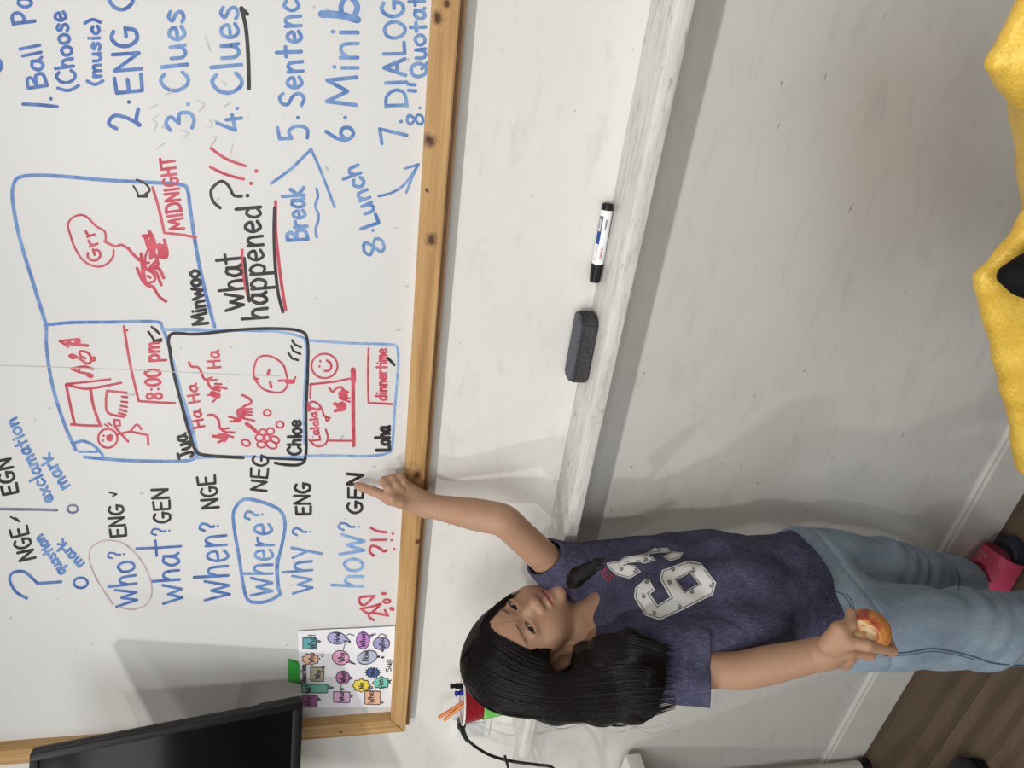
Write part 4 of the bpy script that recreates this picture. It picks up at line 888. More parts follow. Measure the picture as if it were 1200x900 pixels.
chain([Q(970,755,-.402), Q(983,738,-.406), around(990,730,-.402,.0075), around(1001,722,-.392,.0065)], [.0130,.0105,.0086,.0068], .012, .004)
# feet
def foot(an, toe, heel): return [cone(an, heel + np.array([0,0,.03]), .026, .026, .02), cone(heel + np.array([0,0,.03]), (heel + toe) / 2 + np.array([0,0,.033]), .026, .024, .02), loft((heel + toe) / 2 + np.array([0,0,.032]), toe - unit(toe - heel) * .02 + np.array([0,0,.020]),   .026, .026, .014, .009, np.cross(unit(toe - heel), [0,0,1]), .02)]
LH, LT = np.array([-.930, -.060, .022]), np.array([-.800, -.056, .022])
RH, RT = np.array([AR[0] - .02, AR[1], .022]), np.array([AR[0] + .115, AR[1] - .05, .022])
body += foot(AL, LT, LH) + foot(AR, RT, RH)
BV, BF = surface(body, .0018)
BV = relax(BV, BF, 2)
q = Mat('girl_skin', rough=.52, spec=.35); c = q.co()
lipa = q.n('ShaderNodeAttribute', attribute_name='lip').outputs['Fac']; bl = q.n('ShaderNodeAttribute', attribute_name='flush').outputs['Fac']
base = q.mix(q.noise(c, 28, 3), (.40, .232, .147, 1), (.445, .262, .168, 1)); base = q.mix(bl, base, (.52, .25, .17, 1)); base = q.mix(lipa, base, (.33, .118, .10, 1))
q.set('Base Color', base); q.set('Subsurface Weight', .12); q.set('Subsurface Radius', (.012, .005, .003)); q.set('Subsurface Scale', .6); M_SKIN = q.m
girl = empty('person', (-.78, -.22, 0), 'girl with long black hair pointing at the whiteboard and holding a peach', 'person')
girl['label'] = 'person in navy number T-shirt and pale jeans pointing at the whiteboard'
bo = qobj('body', BV, BF, M_SKIN, girl)
hl = (BV - HO) @ HR / HS
lip = np.clip(1.25 - np.sqrt((hl[:, 0] / .0205) ** 2 + ((hl[:, 2] + .0630) / .0080) ** 2), 0, 1) * 2.0
lip = np.clip(lip, 0, .85) * (hl[:, 1] > .06)
attr(bo, 'lip', lip)
fl = np.zeros(len(BV))
for s in (1, -1): fl = np.maximum(fl, np.clip(1 - np.sqrt(((hl[:, 0] - s * .036) / .024) ** 2 + ((hl[:, 2] + .032) / .02) ** 2), 0, 1) * (hl[:, 1] > .03))
fl = np.maximum(fl, np.clip(1 - np.linalg.norm(BV - Q(418,569,-.03), axis=1) / .018, 0, 1))
attr(bo, 'flush', fl * .6)
BT = bvh(BV, BF)
# eyes
M_EYE = Mat('eye_white', rough=.15); tc = M_EYE.co(); M_EYE.set('Base Color', (.62, .58, .55, 1)); M_EYE = M_EYE.m
q = Mat('eye_iris', (.012, .007, .005, 1), .08); M_IRIS = q.m
gaze = unit(CAM - HO)
for s in (1, -1):
    ec = hd(s * .0285, .0668, -.0005); r = .0125 * HS
    v, f = lathe(ec - gaze * r, ec + gaze * r, [(r * (1 - math.cos(t)), r * math.sin(t) + 1e-6) for t in np.linspace(0.01, math.pi - .01, 14)], 20); e = obj('eye', v, f, M_EYE, bo, True)
    v, f = lathe(ec, ec + gaze, [(r * math.cos(t) * 1.02, r * math.sin(t) * 1.02) for t in np.linspace(.64, 0.02, 6)], 18); obj('iris', v, f, M_IRIS, bo, True, label='dark brown iris')
def on_face(x, z, lift=.0006, y0=.15):
    o_ = hd(x, y0, z); dr = -HR[:, 1]; hit = BT.ray_cast(Vector(o_), Vector(dr)); 
    p = np.array(hit[0]) if hit[0] is not None else hd(x, .08, z); return p - dr * lift
M_LASH = plain('lash_black', (.012, .009, .008, 1), .7)
for s in (1, -1):
    pts = [hd(s * x, .0835 - abs(x - .0285) * .22, z) for x, z in ((.0130,-.0022),(.0170,.0018),(.0225,.0040),(.0285,.0048),(.0350,.0040),(.0410,.0020),(.0450,-.0010))]
    v, f = tube(catmull(pts, 4), np.r_[.0004, np.full(23, .0008), .0004], 8); obj('eyelash', v, f, M_LASH, bo, True)
M_BROW = plain('brow_hair', (.115, .062, .040, 1), .8)
for s in (1, -1):
    V = []; F = []
    for i in range(46):
        t = i / 45; x = .0125 + .034 * t; z = .0185 + .006 * math.sin(t * 2.2) - .004 * t + random.uniform(-.0026, .0026)
        p0 = on_face(s * x, z, .0004); p1 = on_face(s * (x + .006), z + random.uniform(.0005, .0018) * (1 - t), .0009); d_ = unit(np.cross(p1 - p0, HR[:, 1])) * .00042
        n = len(V); V += [p0 - d_, p0 + d_, p1]; F.append([n, n + 1, n + 2])
    obj('eyebrow', V, F, M_BROW, bo)
# ------------------------------------------------------------------ T-shirt
def folds(p, amp, dirs):
    d = np.zeros(len(p))
    for (kx, ky, kz, ph, a) in dirs: d += a * np.sin(p[:, 0] * kx + p[:, 1] * ky + p[:, 2] * kz + ph + 1.3 * np.sin(p[:, 2] * 17 + p[:, 0] * 9))
    return d * amp
HEMC = P(943, 697, -.225); HEMN = unit(np.array([.10, -.02, 1.0]))
HEM = PE - np.array([0, 0, .10])
shirt = [loft(NK - np.array([0, 0, .006]), CH + np.array([.0, 0, .015]), .078, .106, .046, .074, LFT, .03),
         loft(CH + np.array([0, 0, .015]), WA, .106, .104, .074, .078, LFT, .04), loft(WA, HEM, .106, .116, .080, .088, LFT, .04), cone(P(668, 656, -.125), P(800, 654, -.135), .030, .034, .03), cone(P(760, 748, -.30), P(900, 742, -.30), .034, .040, .03)]
SLE = SL + (EL - SL) * .56; SRE = P(832, 792, -.352); sL0 = unit(EL - SL); sR0 = unit(SRE - SR)
shirt += [cone(NK + (SL - NK) * .45 - np.array([0,0,.012]), SL, .045, .046, .03), cone(SL, SLE + sL0 * .012, .045, .0375, .03)]
shirt += [cone(NK + (SR - NK) * .45 - np.array([0,0,.012]), SR, .043, .041, .03), cone(SR, SRE + sR0 * .012, .040, .041, .03)]
FD = [(40, 60, 22, 0, 1), (-50, 30, 38, 1.7, .8), (25, -85, 14, .4, .7), (90, 20, -50, 2.2, .5)]
sL, sR = unit(EL - SL), unit(SRE - SR)
N_T = 3; torso_F = field(shirt[:N_T] + shirt[N_T:N_T + 2])
def shirt_post(p, d):
    amp = np.clip((1.08 - p[:, 2]) / .25, .2, 1) * .0046
    d = d + folds(p, amp, FD)
    t = (p - WA) @ unit(SL - HR_)                                             # long drag folds from the raised arm to the far hip
    d = d + .0034 * np.sin(((p - SL) @ unit(np.cross(unit(SL - HR_), FWD_B))) * 105 + 1.0) * np.exp(-((p[:, 2] - .98) / .12) ** 2)
    shell = np.maximum(d, -(d + .0055))
    hem = -((p - HEMC) @ HEMN); cutL = (p - SLE) @ sL; cutR = (p - SRE) @ sR
    near_l = np.linalg.norm(p - SLE, axis=1) < .085; near_r = np.linalg.norm(p - SRE, axis=1) < .085
    nk = .0405 - np.linalg.norm((p - (NK + np.array([-.009, .001, .029]))) * np.array([1, 1, .9]), axis=1)
    out = np.maximum(shell, hem); out = np.maximum(out, nk)
    out = np.where(near_l, np.maximum(out, cutL), out); out = np.where(near_r, np.maximum(out, cutR), out)
    dt = torso_F(p) + folds(p, amp, FD); tor = np.maximum(np.maximum(np.maximum(dt, -(dt + .0055)), hem), nk)
    return np.where(near_l | near_r, np.minimum(out, tor), out)
SV, SF = surface(shirt, .0024, shirt_post); SV = relax(SV, SF, 2)
q = Mat('heather_navy_cotton', rough=.9, spec=.1); c = q.co()
h1 = q.noise(q.co((1, 1, .35)), 340, 3, .7); h2 = q.noise(c, 60, 4)
col = q.ramp(h1, [(.30, (.034, .036, .070)), (.55, (.074, .074, .128)), (.8, (.19, .185, .26))]); col = q.mix(.35, col, q.ramp(h2, [(.35, (.042, .043, .080)), (.65, (.098, .096, .150))]))
q.set('Base Color', col); q.bump(h1, .35, .0015); M_SHIRT = q.m
sh = qobj('t_shirt', SV, SF, M_SHIRT, girl); ST = bvh(SV, SF)
def decal(name, polys, mat, lift, parent, tree=None, cell=2.2, **k):
    """fill polygons (first outer, rest holes) given in picture pixels and lay them on the surface they face"""
    V = []; F = []; cam_v = Vector(CAM)
    def put(px, py):
        d_ = Vector(ray(px, py)).normalized(); h_ = tree.ray_cast(cam_v, d_)
        if h_[0] is None: h_ = tree.find_nearest(Vector(P(px, py, -.3)))
        nn = h_[1] if h_[1].dot(d_) < 0 else -h_[1]
        return np.array(h_[0] + nn * lift)
    for group in polys:
        pts = []; eds = []
        for poly in group:
            n = len(pts); pl = []
            for a_, b_ in zip(poly, poly[1:] + poly[:1]):
                m = max(1, int(np.hypot(b_[0] - a_[0], b_[1] - a_[1]) / cell)); pl += [(a_[0] + (b_[0] - a_[0]) * i / m, a_[1] + (b_[1] - a_[1]) * i / m) for i in range(m)]
            pts += pl; eds += [(n + i, n + (i + 1) % len(pl)) for i in range(len(pl))]
        outer = np.array(pts); x0, y0 = outer.min(0); x1, y1 = outer.max(0)
        for gx in np.arange(x0 + cell / 2, x1, cell):
            for gy in np.arange(y0 + cell / 2, y1, cell): pts.append((gx, gy))
        r_ = delaunay_2d_cdt([Vector(p) for p in pts], eds, [], 0, 1e-4, True); vv, tri = r_[0], r_[2]
        def inside(poly, x, y):
            c_ = False; j = len(poly) - 1
            for i in range(len(poly)):
                if (poly[i][1] > y) != (poly[j][1] > y) and x < (poly[j][0] - poly[i][0]) * (y - poly[i][1]) / (poly[j][1] - poly[i][1]) + poly[i][0]: c_ = not c_
                j = i
            return c_
        n = len(V); V += [put(p.x, p.y) for p in vv]
        for t in tri:
            mx = sum(vv[i].x for i in t) / 3; my = sum(vv[i].y for i in t) / 3
            if inside(group[0], mx, my) and not any(inside(h, mx, my) for h in group[1:]): F.append([n + i for i in t])
    if not F: return None
    return obj(name, V, F, mat, parent, smooth=True, **k)
def lines(name, strokes, mat, lift, parent, tree):
    V = []; F = []; cam_v = Vector(CAM)
    for si, (v, f) in enumerate(strokes):
        n = len(V)
        for vi, (px, py) in enumerate(v):
            d_ = Vector(ray(px, py)).normalized(); h_ = tree.ray_cast(cam_v, d_)
            if h_[0] is None: h_ = tree.find_nearest(Vector(P(px, py, -.3)))
            nn = h_[1] if h_[1].dot(d_) < 0 else -h_[1]; V.append(np.array(h_[0] + nn * (lift + 6e-6 * si + 1e-7 * vi)))
        F += [[i + n for i in q_] for q_ in f]
    return obj(name, V, F, mat, parent)
k75 = lambda p: S(690, 620, 7.5, p)
six = [(505,440),(410,520),(400,600),(500,770),(625,810),(1090,580),(1117,470),(985,305),(870,285),(640,365),(622,450),(712,600),(605,667),(538,570),(582,540),(530,445)]
hole = [(768,452),(890,386),(967,482),(838,552)]
three = [(155,300),(168,335),(245,405),(365,440),(460,378),(405,322),(330,316),(345,302),(440,292),(490,306),(585,280),(560,250),(522,238),(545,224),(620,214),(718,210),(648,248),(715,290),(800,262),(828,212),(722,203),(690,170),(575,170),(500,222),(430,235),(320,250),(270,285)]
M_PRINT = plain('white_print', (.70, .70, .68, 1), .6, var=.05); M_PRLINE = plain('print_dark_line', (.035, .036, .055, 1), .7); M_PRGREY = plain('print_grey', (.17, .17, .17, 1), .7); M_PRRED = plain('print_red', lin(176, 40, 70), .7)
lab = 'white block number 63 printed on the shirt'
decal('number_print', [[k75(six), k75(hole)], [k75(three)]], M_PRINT, .0014, sh, ST, label=lab)
def shrink(poly, d):
    p = [np.array(a, float) for a in poly]; n = len(p); out = []; area = sum(p[i][0] * p[(i + 1) % n][1] - p[(i + 1) % n][0] * p[i][1] for i in range(n)); sg = 1 if area > 0 else -1
    for i in range(n):
        e0 = unit(p[i] - p[i - 1]); e1 = unit(p[(i + 1) % n] - p[i]); nn = sg * (np.array([-e0[1], e0[0]]) + np.array([-e1[1], e1[0]])); l = np.linalg.norm(nn)
        out.append(tuple(p[i] + nn / max(l, .5) * d * (2 / max(l, 1.0)) * .5 * 1.0 if l > 0 else p[i]))
    return out
lines('print_outline', [ribbon(k75(shrink(six, 32)), .8, False, closed=True), ribbon(k75(shrink(hole, -20)), .9, False, closed=True), ribbon(k75(shrink(three, 20)), .6, False, closed=True)], M_PRLINE, .0021, sh, ST)
pais = []
for x, y, a_ in ((290,352,0),(480,592,.4),(508,468,1),(735,360,.2),(705,478,0),(918,370,.5),(1075,495,1.2),(900,555,1),(793,685,.6),(573,748,.3),(497,278,.4),(610,192,0),(410,372,.8)):
    ca, sa = math.cos(a_), math.sin(a_); pais.append(ribbon(k75([(x + ca * u - sa * w_, y + sa * u + ca * w_) for u, w_ in ((-16, -14), (8, -14), (16, 2), (2, 14), (-8, 4), (4, -2))]), 1.3))
lines('paisley_print', pais, M_PRGREY, .0021, sh, ST)
lines('red_lettering', W('STX', 720.5, 677, 710, 664.5, 8.5, 1.1), M_PRRED, .0018, sh, ST)
# ------------------------------------------------------------------ jeans
HK = AL + (KL - AL) * -.02
jeans = [loft(WA - np.array([0,0,.06]), PE - np.array([0,0,.03]), .083, .088, .062, .070, LFT, .04),
         cone(HL_, KL, .074, .060, .03), cone(KL, AL - np.array([0,0,.02]), .059, .056, .02),
         cone(HR_, KR, .078, .064, .03), cone(KR, np.array([AR[0], AR[1], .05]), .064, .062, .02)]
LHEM = P(1124, 684, -.08); lN = unit(AL - KL)
def jeans_post(p, d):
    kn_ = np.exp(-((p - KR) ** 2).sum(1) / .075 ** 2) + np.exp(-((p - KL - np.array([0,0,-.05])) ** 2).sum(1) / .09 ** 2) * .8
    d = d + folds(p, .0016, [(30, 20, 60, .3, 1), (70, -40, 30, 1.2, .7)]) + kn_ * .0040 * np.sin((p[:, 2] * 1.0 + p[:, 0] * .55 + p[:, 1] * .5) * 120)
    d = d + .0035 * np.exp(-np.abs(p[:, 2] - (HR_[2] - .03 + (p[:, 0] - HR_[0]) * .35)) / .006) * (p[:, 2] > .5)
    sh_ = np.maximum(d, -(d + .006))
    nl = np.linalg.norm(p - LHEM, axis=1) < .085
    out = np.where(nl, np.maximum(sh_, (p - LHEM) @ lN), sh_); return np.maximum(out, .035 - p[:, 2])
JV, JF = surface(jeans, .0028, jeans_post); JV = relax(JV, JF, 2)
q = Mat('washed_denim', rough=.85, spec=.15); c = q.co()
tw = q.n('ShaderNodeTexWave', {'Vector': q.co((1, 1, 1), rot=(.5, .6, 0)), 'Scale': 420, 'Distortion': 1.5, 'Detail': 2}).outputs[1]
n1 = q.noise(q.co((1, 1, .4)), 16, 5, .65); n2 = q.noise(c, 260, 2)
col = q.ramp(n1, [(.30, (.155, .215, .295)), (.5, (.245, .325, .41)), (.72, (.38, .47, .545))]); col = q.mix(.18, col, q.ramp(tw, [(.3, (.13, .18, .25)), (.7, (.42, .50, .56))])); col = q.mix(.15, col, q.ramp(n2, [(.3, (.12, .16, .22)), (.7, (.45, .52, .57))]))
q.set('Base Color', col); q.bump(tw, .15, .001); M_DENIM = q.m
jn = qobj('jeans', JV, JF, M_DENIM, girl); JT = bvh(JV, JF)
M_SEAM = plain('jeans_stitching', (.055, .085, .15, 1), .8)
lines('stitched_seam', [ribbon([(1037,766),(1065,764),(1090,760),(1115,763),(1140,769),(1165,777),(1205,780)], 1.3), ribbon([(1035,768.5),(1065,767),(1090,763.2),(1115,766),(1140,772)], .7)], M_SEAM, .0012, jn, JT)
lines('pocket_seam', [ribbon([(988,697),(996,709),(1000,726)], 1.2), ribbon([(992,696),(999.5,708),(1003,725)], .9), ribbon([(962,690),(975,692),(988,697)], 1)], M_SEAM, .0012, jn, JT)
lines('hem_seam', [ribbon([(1120,666),(1124,678),(1123,692)], .9)], M_SEAM, .0012, jn, JT)
# ------------------------------------------------------------------ socks and slides
q = Mat('maroon_ribbed_knit', rough=.9); c = q.co(rot=(0, 0, -.2)); wv = q.n('ShaderNodeTexWave', {'Vector': c, 'Scale': 70, 'Distortion': .6}, bands_direction='Y').outputs[1]
q.set('Base Color', q.mix(wv, (.115, .008, .018, 1), (.20, .018, .034, 1))); q.bump(wv, .5, .002); M_SOCK = q.m
M_SOLE = plain('navy_foam', (.022, .026, .042, 1), .75); M_STRAP = plain('pink_rubber', lin(205, 72, 108), .5, var=.05); M_SILV = plain('silver_print', lin(176, 150, 146), .4)
for nm, an, toe, heel in (('left', AL, LT, LH), ('right', AR, RT, RH)):
    up3 = np.array([0, 0, 1.0]); ax3 = unit(toe - heel); sd3 = np.cross(ax3, up3); 
    sock = [cone(an + np.array([0,0,.05]), heel + up3 * .03, .030, .029, .02), cone(heel + up3 * .03, (heel + toe) / 2 + up3 * .034, .029, .027, .02), loft((heel + toe) / 2 + up3 * .028, toe + up3 * .020 - ax3 * .004, .034, .034, .021, .015, sd3, .02), cone(an + np.array([0,0,.05]), heel * .95 + toe * .05 + up3 * .026, .024, .020, .02)]
    v, f = surface(sock, .0025, lambda p, d: np.maximum(d, .0225 - p[:, 2])); v = relax(v, f, 2); qobj('sock', v, f, M_SOCK, girl); SK = bvh(v, f)
    sl = empty('slide_sandal', heel * np.array([1, 1, 0])); sl.parent = girl; sl.location = Vector(heel * np.array([1, 1, 0])) - girl.location
    L = np.linalg.norm(toe - heel) + .074; c0 = heel - ax3 * .036; ol = []
    for t in np.linspace(0, 2 * math.pi, 36, endpoint=False):
        x = math.cos(t); u = L / 2 * (1 - abs(x) ** 2.4 * 0 ) ; wd_ = (.040 if x > 0 else .034)
        px_ = c0 + ax3 * (L / 2 + L / 2 * np.sign(x) * abs(x) ** .8) + sd3 * wd_ * np.sign(math.sin(t)) * abs(math.sin(t)) ** .75; ol.append((px_[0], px_[1]))
    v, f = prism(ol, .0, .022, .005); auto(obj('sole', v, f, M_SOLE, sl), 50)
    rim = [np.array([x, y, .022]) for x, y in ol]; cen = np.mean(rim, 0); rim = [p + (cen - p) * .16 for p in rim] ; rim.append(rim[0])
    v, f = tube(rim, .0055, 10, False); obj('sole_rim', v, f, M_SOLE, sl, True)
    V = []; F = []; m1, m2 = 14, 25       # strap arching over the foot
    s0 = heel + (toe - heel) * .12; s1 = heel + (toe - heel) * .94
    for lay in (0, 1):
        for i in range(m1):
            for j in range(m2):
                a_ = math.pi * j / (m2 - 1); w_ = .0425 - lay * .0035; h_ = (.092 - .036 * i / (m1 - 1)) - lay * .0035
                base_ = s0 + (s1 - s0) * (i / (m1 - 1)) + ax3 * .010 * math.sin(a_)
                V.append(base_ * np.array([1, 1, 0]) + sd3 * w_ * np.sign(math.cos(a_)) * abs(math.cos(a_)) ** .7 + up3 * (.012 + (h_ - .012) * math.sin(a_) ** .8))
    N_ = m1 * m2
    for i in range(m1 - 1):
        for j in range(m2 - 1):
            q4 = [i * m2 + j, i * m2 + j + 1, (i + 1) * m2 + j + 1, (i + 1) * m2 + j]; F += [q4, [N_ + k for k in q4[::-1]]]
    for i in range(m1 - 1):
        for j in (0, m2 - 1): F.append([i * m2 + j, (i + 1) * m2 + j, N_ + (i + 1) * m2 + j, N_ + i * m2 + j])
    for j in range(m2 - 1):
        for i in (0, m1 - 1): F.append([i * m2 + j, i * m2 + j + 1, N_ + i * m2 + j + 1, N_ + i * m2 + j])
    bm = bmesh.new(); vs = [bm.verts.new(p) for p in V]
    for q4 in F: bm.faces.new([vs[k] for k in q4])
    bmesh.ops.recalc_face_normals(bm, faces=bm.faces); v, f = bm_data(bm); stp = auto(obj('strap', v, f, M_STRAP, sl), 60)
    if nm == 'left':
        PT = BVHTree.FromPolygons([tuple(p) for p in v], [tuple(q4) for q4 in f])
        k5 = lambda p: S(1080, 580, 5.625, p)
        lines('strap_emblem', [ribbon(k5([(318,350),(300,415)]), 1.6, False), ribbon(k5([(337,355),(318,415)]), 1.6, False), ribbon(k5([(358,385),(345,412)]), 1.6, False), ribbon(k5([(385,405),(378,425)]), 1.4, False), ribbon(k5([(370,402),(395,408)]), 1, False)], M_SILV, .0010, stp, PT)
        q0, q1 = k5([(436,398), (318,318)]); sgn_ = W('adidas', q0[0], q0[1], q1[0], q1[1], 5.0, .9)
        mid = np.array([(q0[0] + q1[0]) / 2, (q0[1] + q1[1]) / 2])
        lines('strap_lettering', sgn_, M_SILV, .0011, stp, PT)
# ------------------------------------------------------------------ hair
EARC = hd(-.080, .002, -.035); TC = unit(CAM - EARC)
cap_in = [ell(EARC - TC * .034 + CR[0] * -.004, (.034, .034, .034), .02), hell((0,-.016,.030),(.085,.104,.094),.01), ell(P(591, 786, -.195), (.060, .060, .060), .03), ell(P(578, 778, -.19), (.052, .052, .052), .03), hell((0,-.040,-.02),(.080,.078,.09),.03), hell((-.05,-.01,.0),(.040,.055,.07),.02)]
RGT = CR[0]
hang = [(P(600,794,-.238), .056, .045), (P(650,809,-.276), .048, .040), (P(695,801,-.318), .056, .036), (P(735,798,-.357), .055, .026), (P(758,800,-.374), .046, .014), (P(775,806,-.382), .028, .004)]
hair = list(cap_in)
for (a_, w0, d0), (b_, w1, d1) in zip(hang[:-1], hang[1:]): hair.append(loft(a_, b_, w0, w1, d0, d1, RGT, .02))
hair += [cone(P(676,775,-.270), P(708,764,-.326), .014, .018, .02), loft(P(706,764,-.326), P(742,757,-.356), .020, .024, .017, .013, RGT, .02), loft(P(742,757,-.356), P(776,762,-.374), .022, .008, .012, .006, RGT, .015)]
hair += [cone(hd(.058,-.030,-.02), P(660,690,-.195), .018, .016, .02), cone(P(657,691,-.190), P(676,680,-.216), .013, .0095, .010), cone(P(676,680,-.216), P(699,670,-.229), .0095, .002, .006), cone(P(657,688,-.190), P(676,673,-.212), .012, .010, .008), cone(P(676,673,-.212), P(708,655,-.231), .010, .002, .006), cone(P(676,671,-.212), P(699,655,-.226), .009, .002, .005)]
hair += [hell((.012,.115,-.022),(.066,.078,.083),.010,True), hell((-.097,.014,-.036),(.038,.034,.036),.006,True), hell((-.012,.10,-.10),(.055,.075,.07),.010,True), cone(EARC + TC * .002, EARC + TC * .14, .0165, .024, .012, True)]
hz = unit(np.array([0, 0, -1.0]))
def hair_post(p, d):
    l = (p - HO) @ HR / HS
    ang = np.arctan2(l[:, 0], l[:, 1] + .02); u = np.where(p[:, 2] > 1.17, ang * 1.0, (p @ RGT) * 14)
    return d + np.where(p[:, 2] > 1.17, .0007, .0004) * np.sin(u * 42 + 2 * np.sin(u * 9))
HV, HF = surface(hair, .0024, hair_post); HV = relax(HV, HF, 1)
q = Mat('black_hair', rough=.42, spec=.13); c = q.co()
st = q.noise(q.co((1, 1, .05)), 210, 3, .7)
q.set('Base Color', q.mix(st, (.0022, .0018, .0018, 1), (.0075, .0056, .0052, 1))); q.set('Roughness', q.ramp(st, [(.3, gray(.30)), (.7, gray(.50))])); q.bump(st, .6, .002); M_HAIR = q.m
ho = qobj('hair', HV, HF, M_HAIR, girl); HT_ = bvh(HV, HF)
guides = [[(566,739),(576,741),(588,747),(606,757),(628,767),(645,770),(664,765),(688,760),(712,748),(742,744),(786,760)],
          [(561,745),(574,752),(592,765),(612,778),(640,790),(670,783),(700,772),(742,766),(794,777)],
          [(554,752),(566,768),(585,783),(612,794),(650,802),(700,793),(748,790),(800,796)],
          [(548,760),(558,786),(576,803),(606,814),(650,820),(700,818),(750,813),(803,812)],
          [(542,768),(550,798),(566,816),(594,828),(642,834),(700,836),(750,833),(804,822)],
          [(540,772),(547,806),(562,826),(590,838),(640,843),(700,845),(750,842),(803,828)]]
gu = []
for g in guides:
    g = catmull(g, 8); dl = np.r_[0, np.cumsum(np.linalg.norm(np.diff(g, axis=0), axis=1))]; gu.append(np.stack([np.interp(np.linspace(0, dl[-1], 26), dl, g[:, i]) for i in (0, 1)], 1))
gu = np.array(gu); V = []; F = []; cam_v = Vector(CAM)
def strand(pp, w_, lift):
    pts = []; last = None
    for px, py in pp:
        d_ = Vector(ray(px, py)).normalized(); h_ = HT_.ray_cast(cam_v, d_)
        hb = BT.ray_cast(cam_v, d_)
        if hb[0] is not None and (hb[0] - cam_v).length < 1.3 and (h_[0] is None or (hb[0] - cam_v).length < (h_[0] - cam_v).length): h_ = hb
        if h_[0] is not None and (h_[0] - cam_v).length < 1.35: dist = (h_[0] - cam_v).length - lift
        else: dist = last if last is not None else (HT_.find_nearest(Vector(P(px, py, -.3)))[0] - cam_v).length
        if last is not None: dist = max(min(dist, last + .02), last - .02)
        last = dist; pts.append(np.array(cam_v + d_ * dist))
    inr = [((px - 656) / 13) ** 2 + ((py - 777) / 13) ** 2 < 1 for px, py in pp]
    if any(inr):                          # the ear stays in front of the hair
        i0 = inr.index(True); i1 = len(inr) - inr[::-1].index(True)
        pts = pts[:i0] if i0 >= len(inr) - i1 else pts[i1:]
        if len(pts) < 4: return
    pts = np.array(pts)
    for _ in range(2): pts[1:-1] = (pts[:-2] + pts[2:] + 2 * pts[1:-1]) / 4
    m = len(pts); T_ = np.gradient(pts, axis=0); T_ /= np.linalg.norm(T_, axis=1)[:, None]; n0 = len(V)
    for i in range(m):
        sd_ = unit(np.cross(T_[i], unit(CAM - pts[i]))); t = i / (m - 1); ww = w_ * min(1, .35 + 3 * t) * (1 if t < .75 else 1 - (t - .75) / .25 * .9); up_ = unit(np.cross(sd_, T_[i]))
        if up_ @ (CAM - pts[i]) < 0: up_ = -up_
        V.extend([pts[i] - sd_ * ww, pts[i] + up_ * ww * .5, pts[i] + sd_ * ww])
    for i in range(m - 1):
        for j in (0, 1): F.append([n0 + 3 * i + j, n0 + 3 * i + j + 1, n0 + 3 * i + 3 + j + 1, n0 + 3 * i + 3 + j])
for s_ in range(420):
    u = random.random() * 5; i = min(4, int(u)); f_ = u - i; pp = gu[i] * (1 - f_) + gu[i + 1] * f_
    ph = random.uniform(0, 6); am = random.uniform(0, 1.6); t = np.linspace(0, 1, 26)
    pp = pp + np.stack([np.zeros(26), am * np.sin(t * random.uniform(3, 7) + ph) * t], 1)
    cut = random.uniform(.84, 1.0); k_ = max(8, int(26 * cut)); st_ = 0 if random.random() < .7 else random.randint(2, 8)
    strand(pp[st_:k_], random.uniform(.0007, .0019), random.uniform(.0012, .0038))
for s_ in range(46):      # thin tight hair from the parting along the far temple
    o1, o2 = random.uniform(-3.5, 2.0), random.uniform(-2.5, 2.5)
    strand(catmull([(563 + o2, 744 + o1), (567 + o1, 733 + o2), (574.5 + o1, 722.5 + o1), (585 + o1, 712 + o1), (595.5 + o1, 703 + o1), (604 + o1, 696.5 + o1), (612 + o1, 691 + o1)], 4)[:random.randint(13, 24)], random.uniform(.0006, .0013), random.uniform(.0006, .0018))
for s_ in range(70):      # first locks sweeping off the parting over the near temple
    o1 = random.uniform(-3, 7); o2 = random.uniform(-3, 3)
    strand(catmull([(563 + o2, 738 + o1 * .6), (572, 742 + o1), (588, 749 + o1), (607, 759 + o1), (627, 768 + o1), (645 + o2, 774 + o1)], 4), random.uniform(.0006, .0014), random.uniform(.0008, .0025))
for s_ in range(110):     # front lock below the ear
    u = random.random(); o1 = random.uniform(-2, 2)
    strand(catmull([(672 + random.uniform(-3, 10), 768 + 10 * u), (690, 760 + 16 * u + o1), (712, 750 + 22 * u + o1), (742, 744 + 28 * u + o1), (766, 750 + 28 * u), (782 + random.uniform(-8, 10), 757 + 26 * u + o1)], 4), random.uniform(.0007, .0017), random.uniform(.001, .003))
for s_ in range(60):      # hair behind the chin, falling on the far shoulder
    o1, o2 = random.uniform(-9, 9), random.uniform(-5, 9)
    strand(catmull([(665, 686 + o1 * .5), (672, 681 + o1 * .8), (686, 669 + o1 * .9), (704 + random.uniform(-8, 8), 657 + o2)], 4), random.uniform(.0007, .0016), random.uniform(.001, .003))
obj('hair_strands', V, F, M_HAIR, girl, smooth=True); V = []; F = []
def fly(pp, y, r): return tube(catmull([P(a_, b_, y_) for (a_, b_), y_ in zip(pp, y)], 5), r, 5)
fl_ = [fly([(566,738),(582,731),(600,728),(617,726)], [-.215,-.232,-.245,-.252], .0002), fly([(566,736),(575,728),(584,718),(588,708)], [-.21,-.222,-.226,-.222], .0002), fly([(566,739),(578,735),(590,733)], [-.215,-.23,-.24], .0002),
       fly([(690,841),(705,847),(722,851),(738,848),(746,838)], [-.33,-.335,-.34,-.345,-.35], .0011), fly([(700,843),(716,849),(735,847),(748,836)], [-.33,-.335,-.34,-.345], .0009)]
for k_ in range(8):
    px = random.uniform(600, 740); e = random.uniform(4, 18); fl_.append(fly([(px, 838), (px + 20, 846 + e * .4), (px + 45, 845 + e), (px + 70, 840 + e * .7)], [-.30,-.31,-.32,-.33], .00014))
for k_ in range(8):
    px = random.uniform(545, 575); fl_.append(fly([(px, 812 + (px - 545) * .6), (px - 3, 822 + (px - 545) * .7), (px + 2, 834 + (px - 545) * .7)], [-.24,-.24,-.24], .0002))
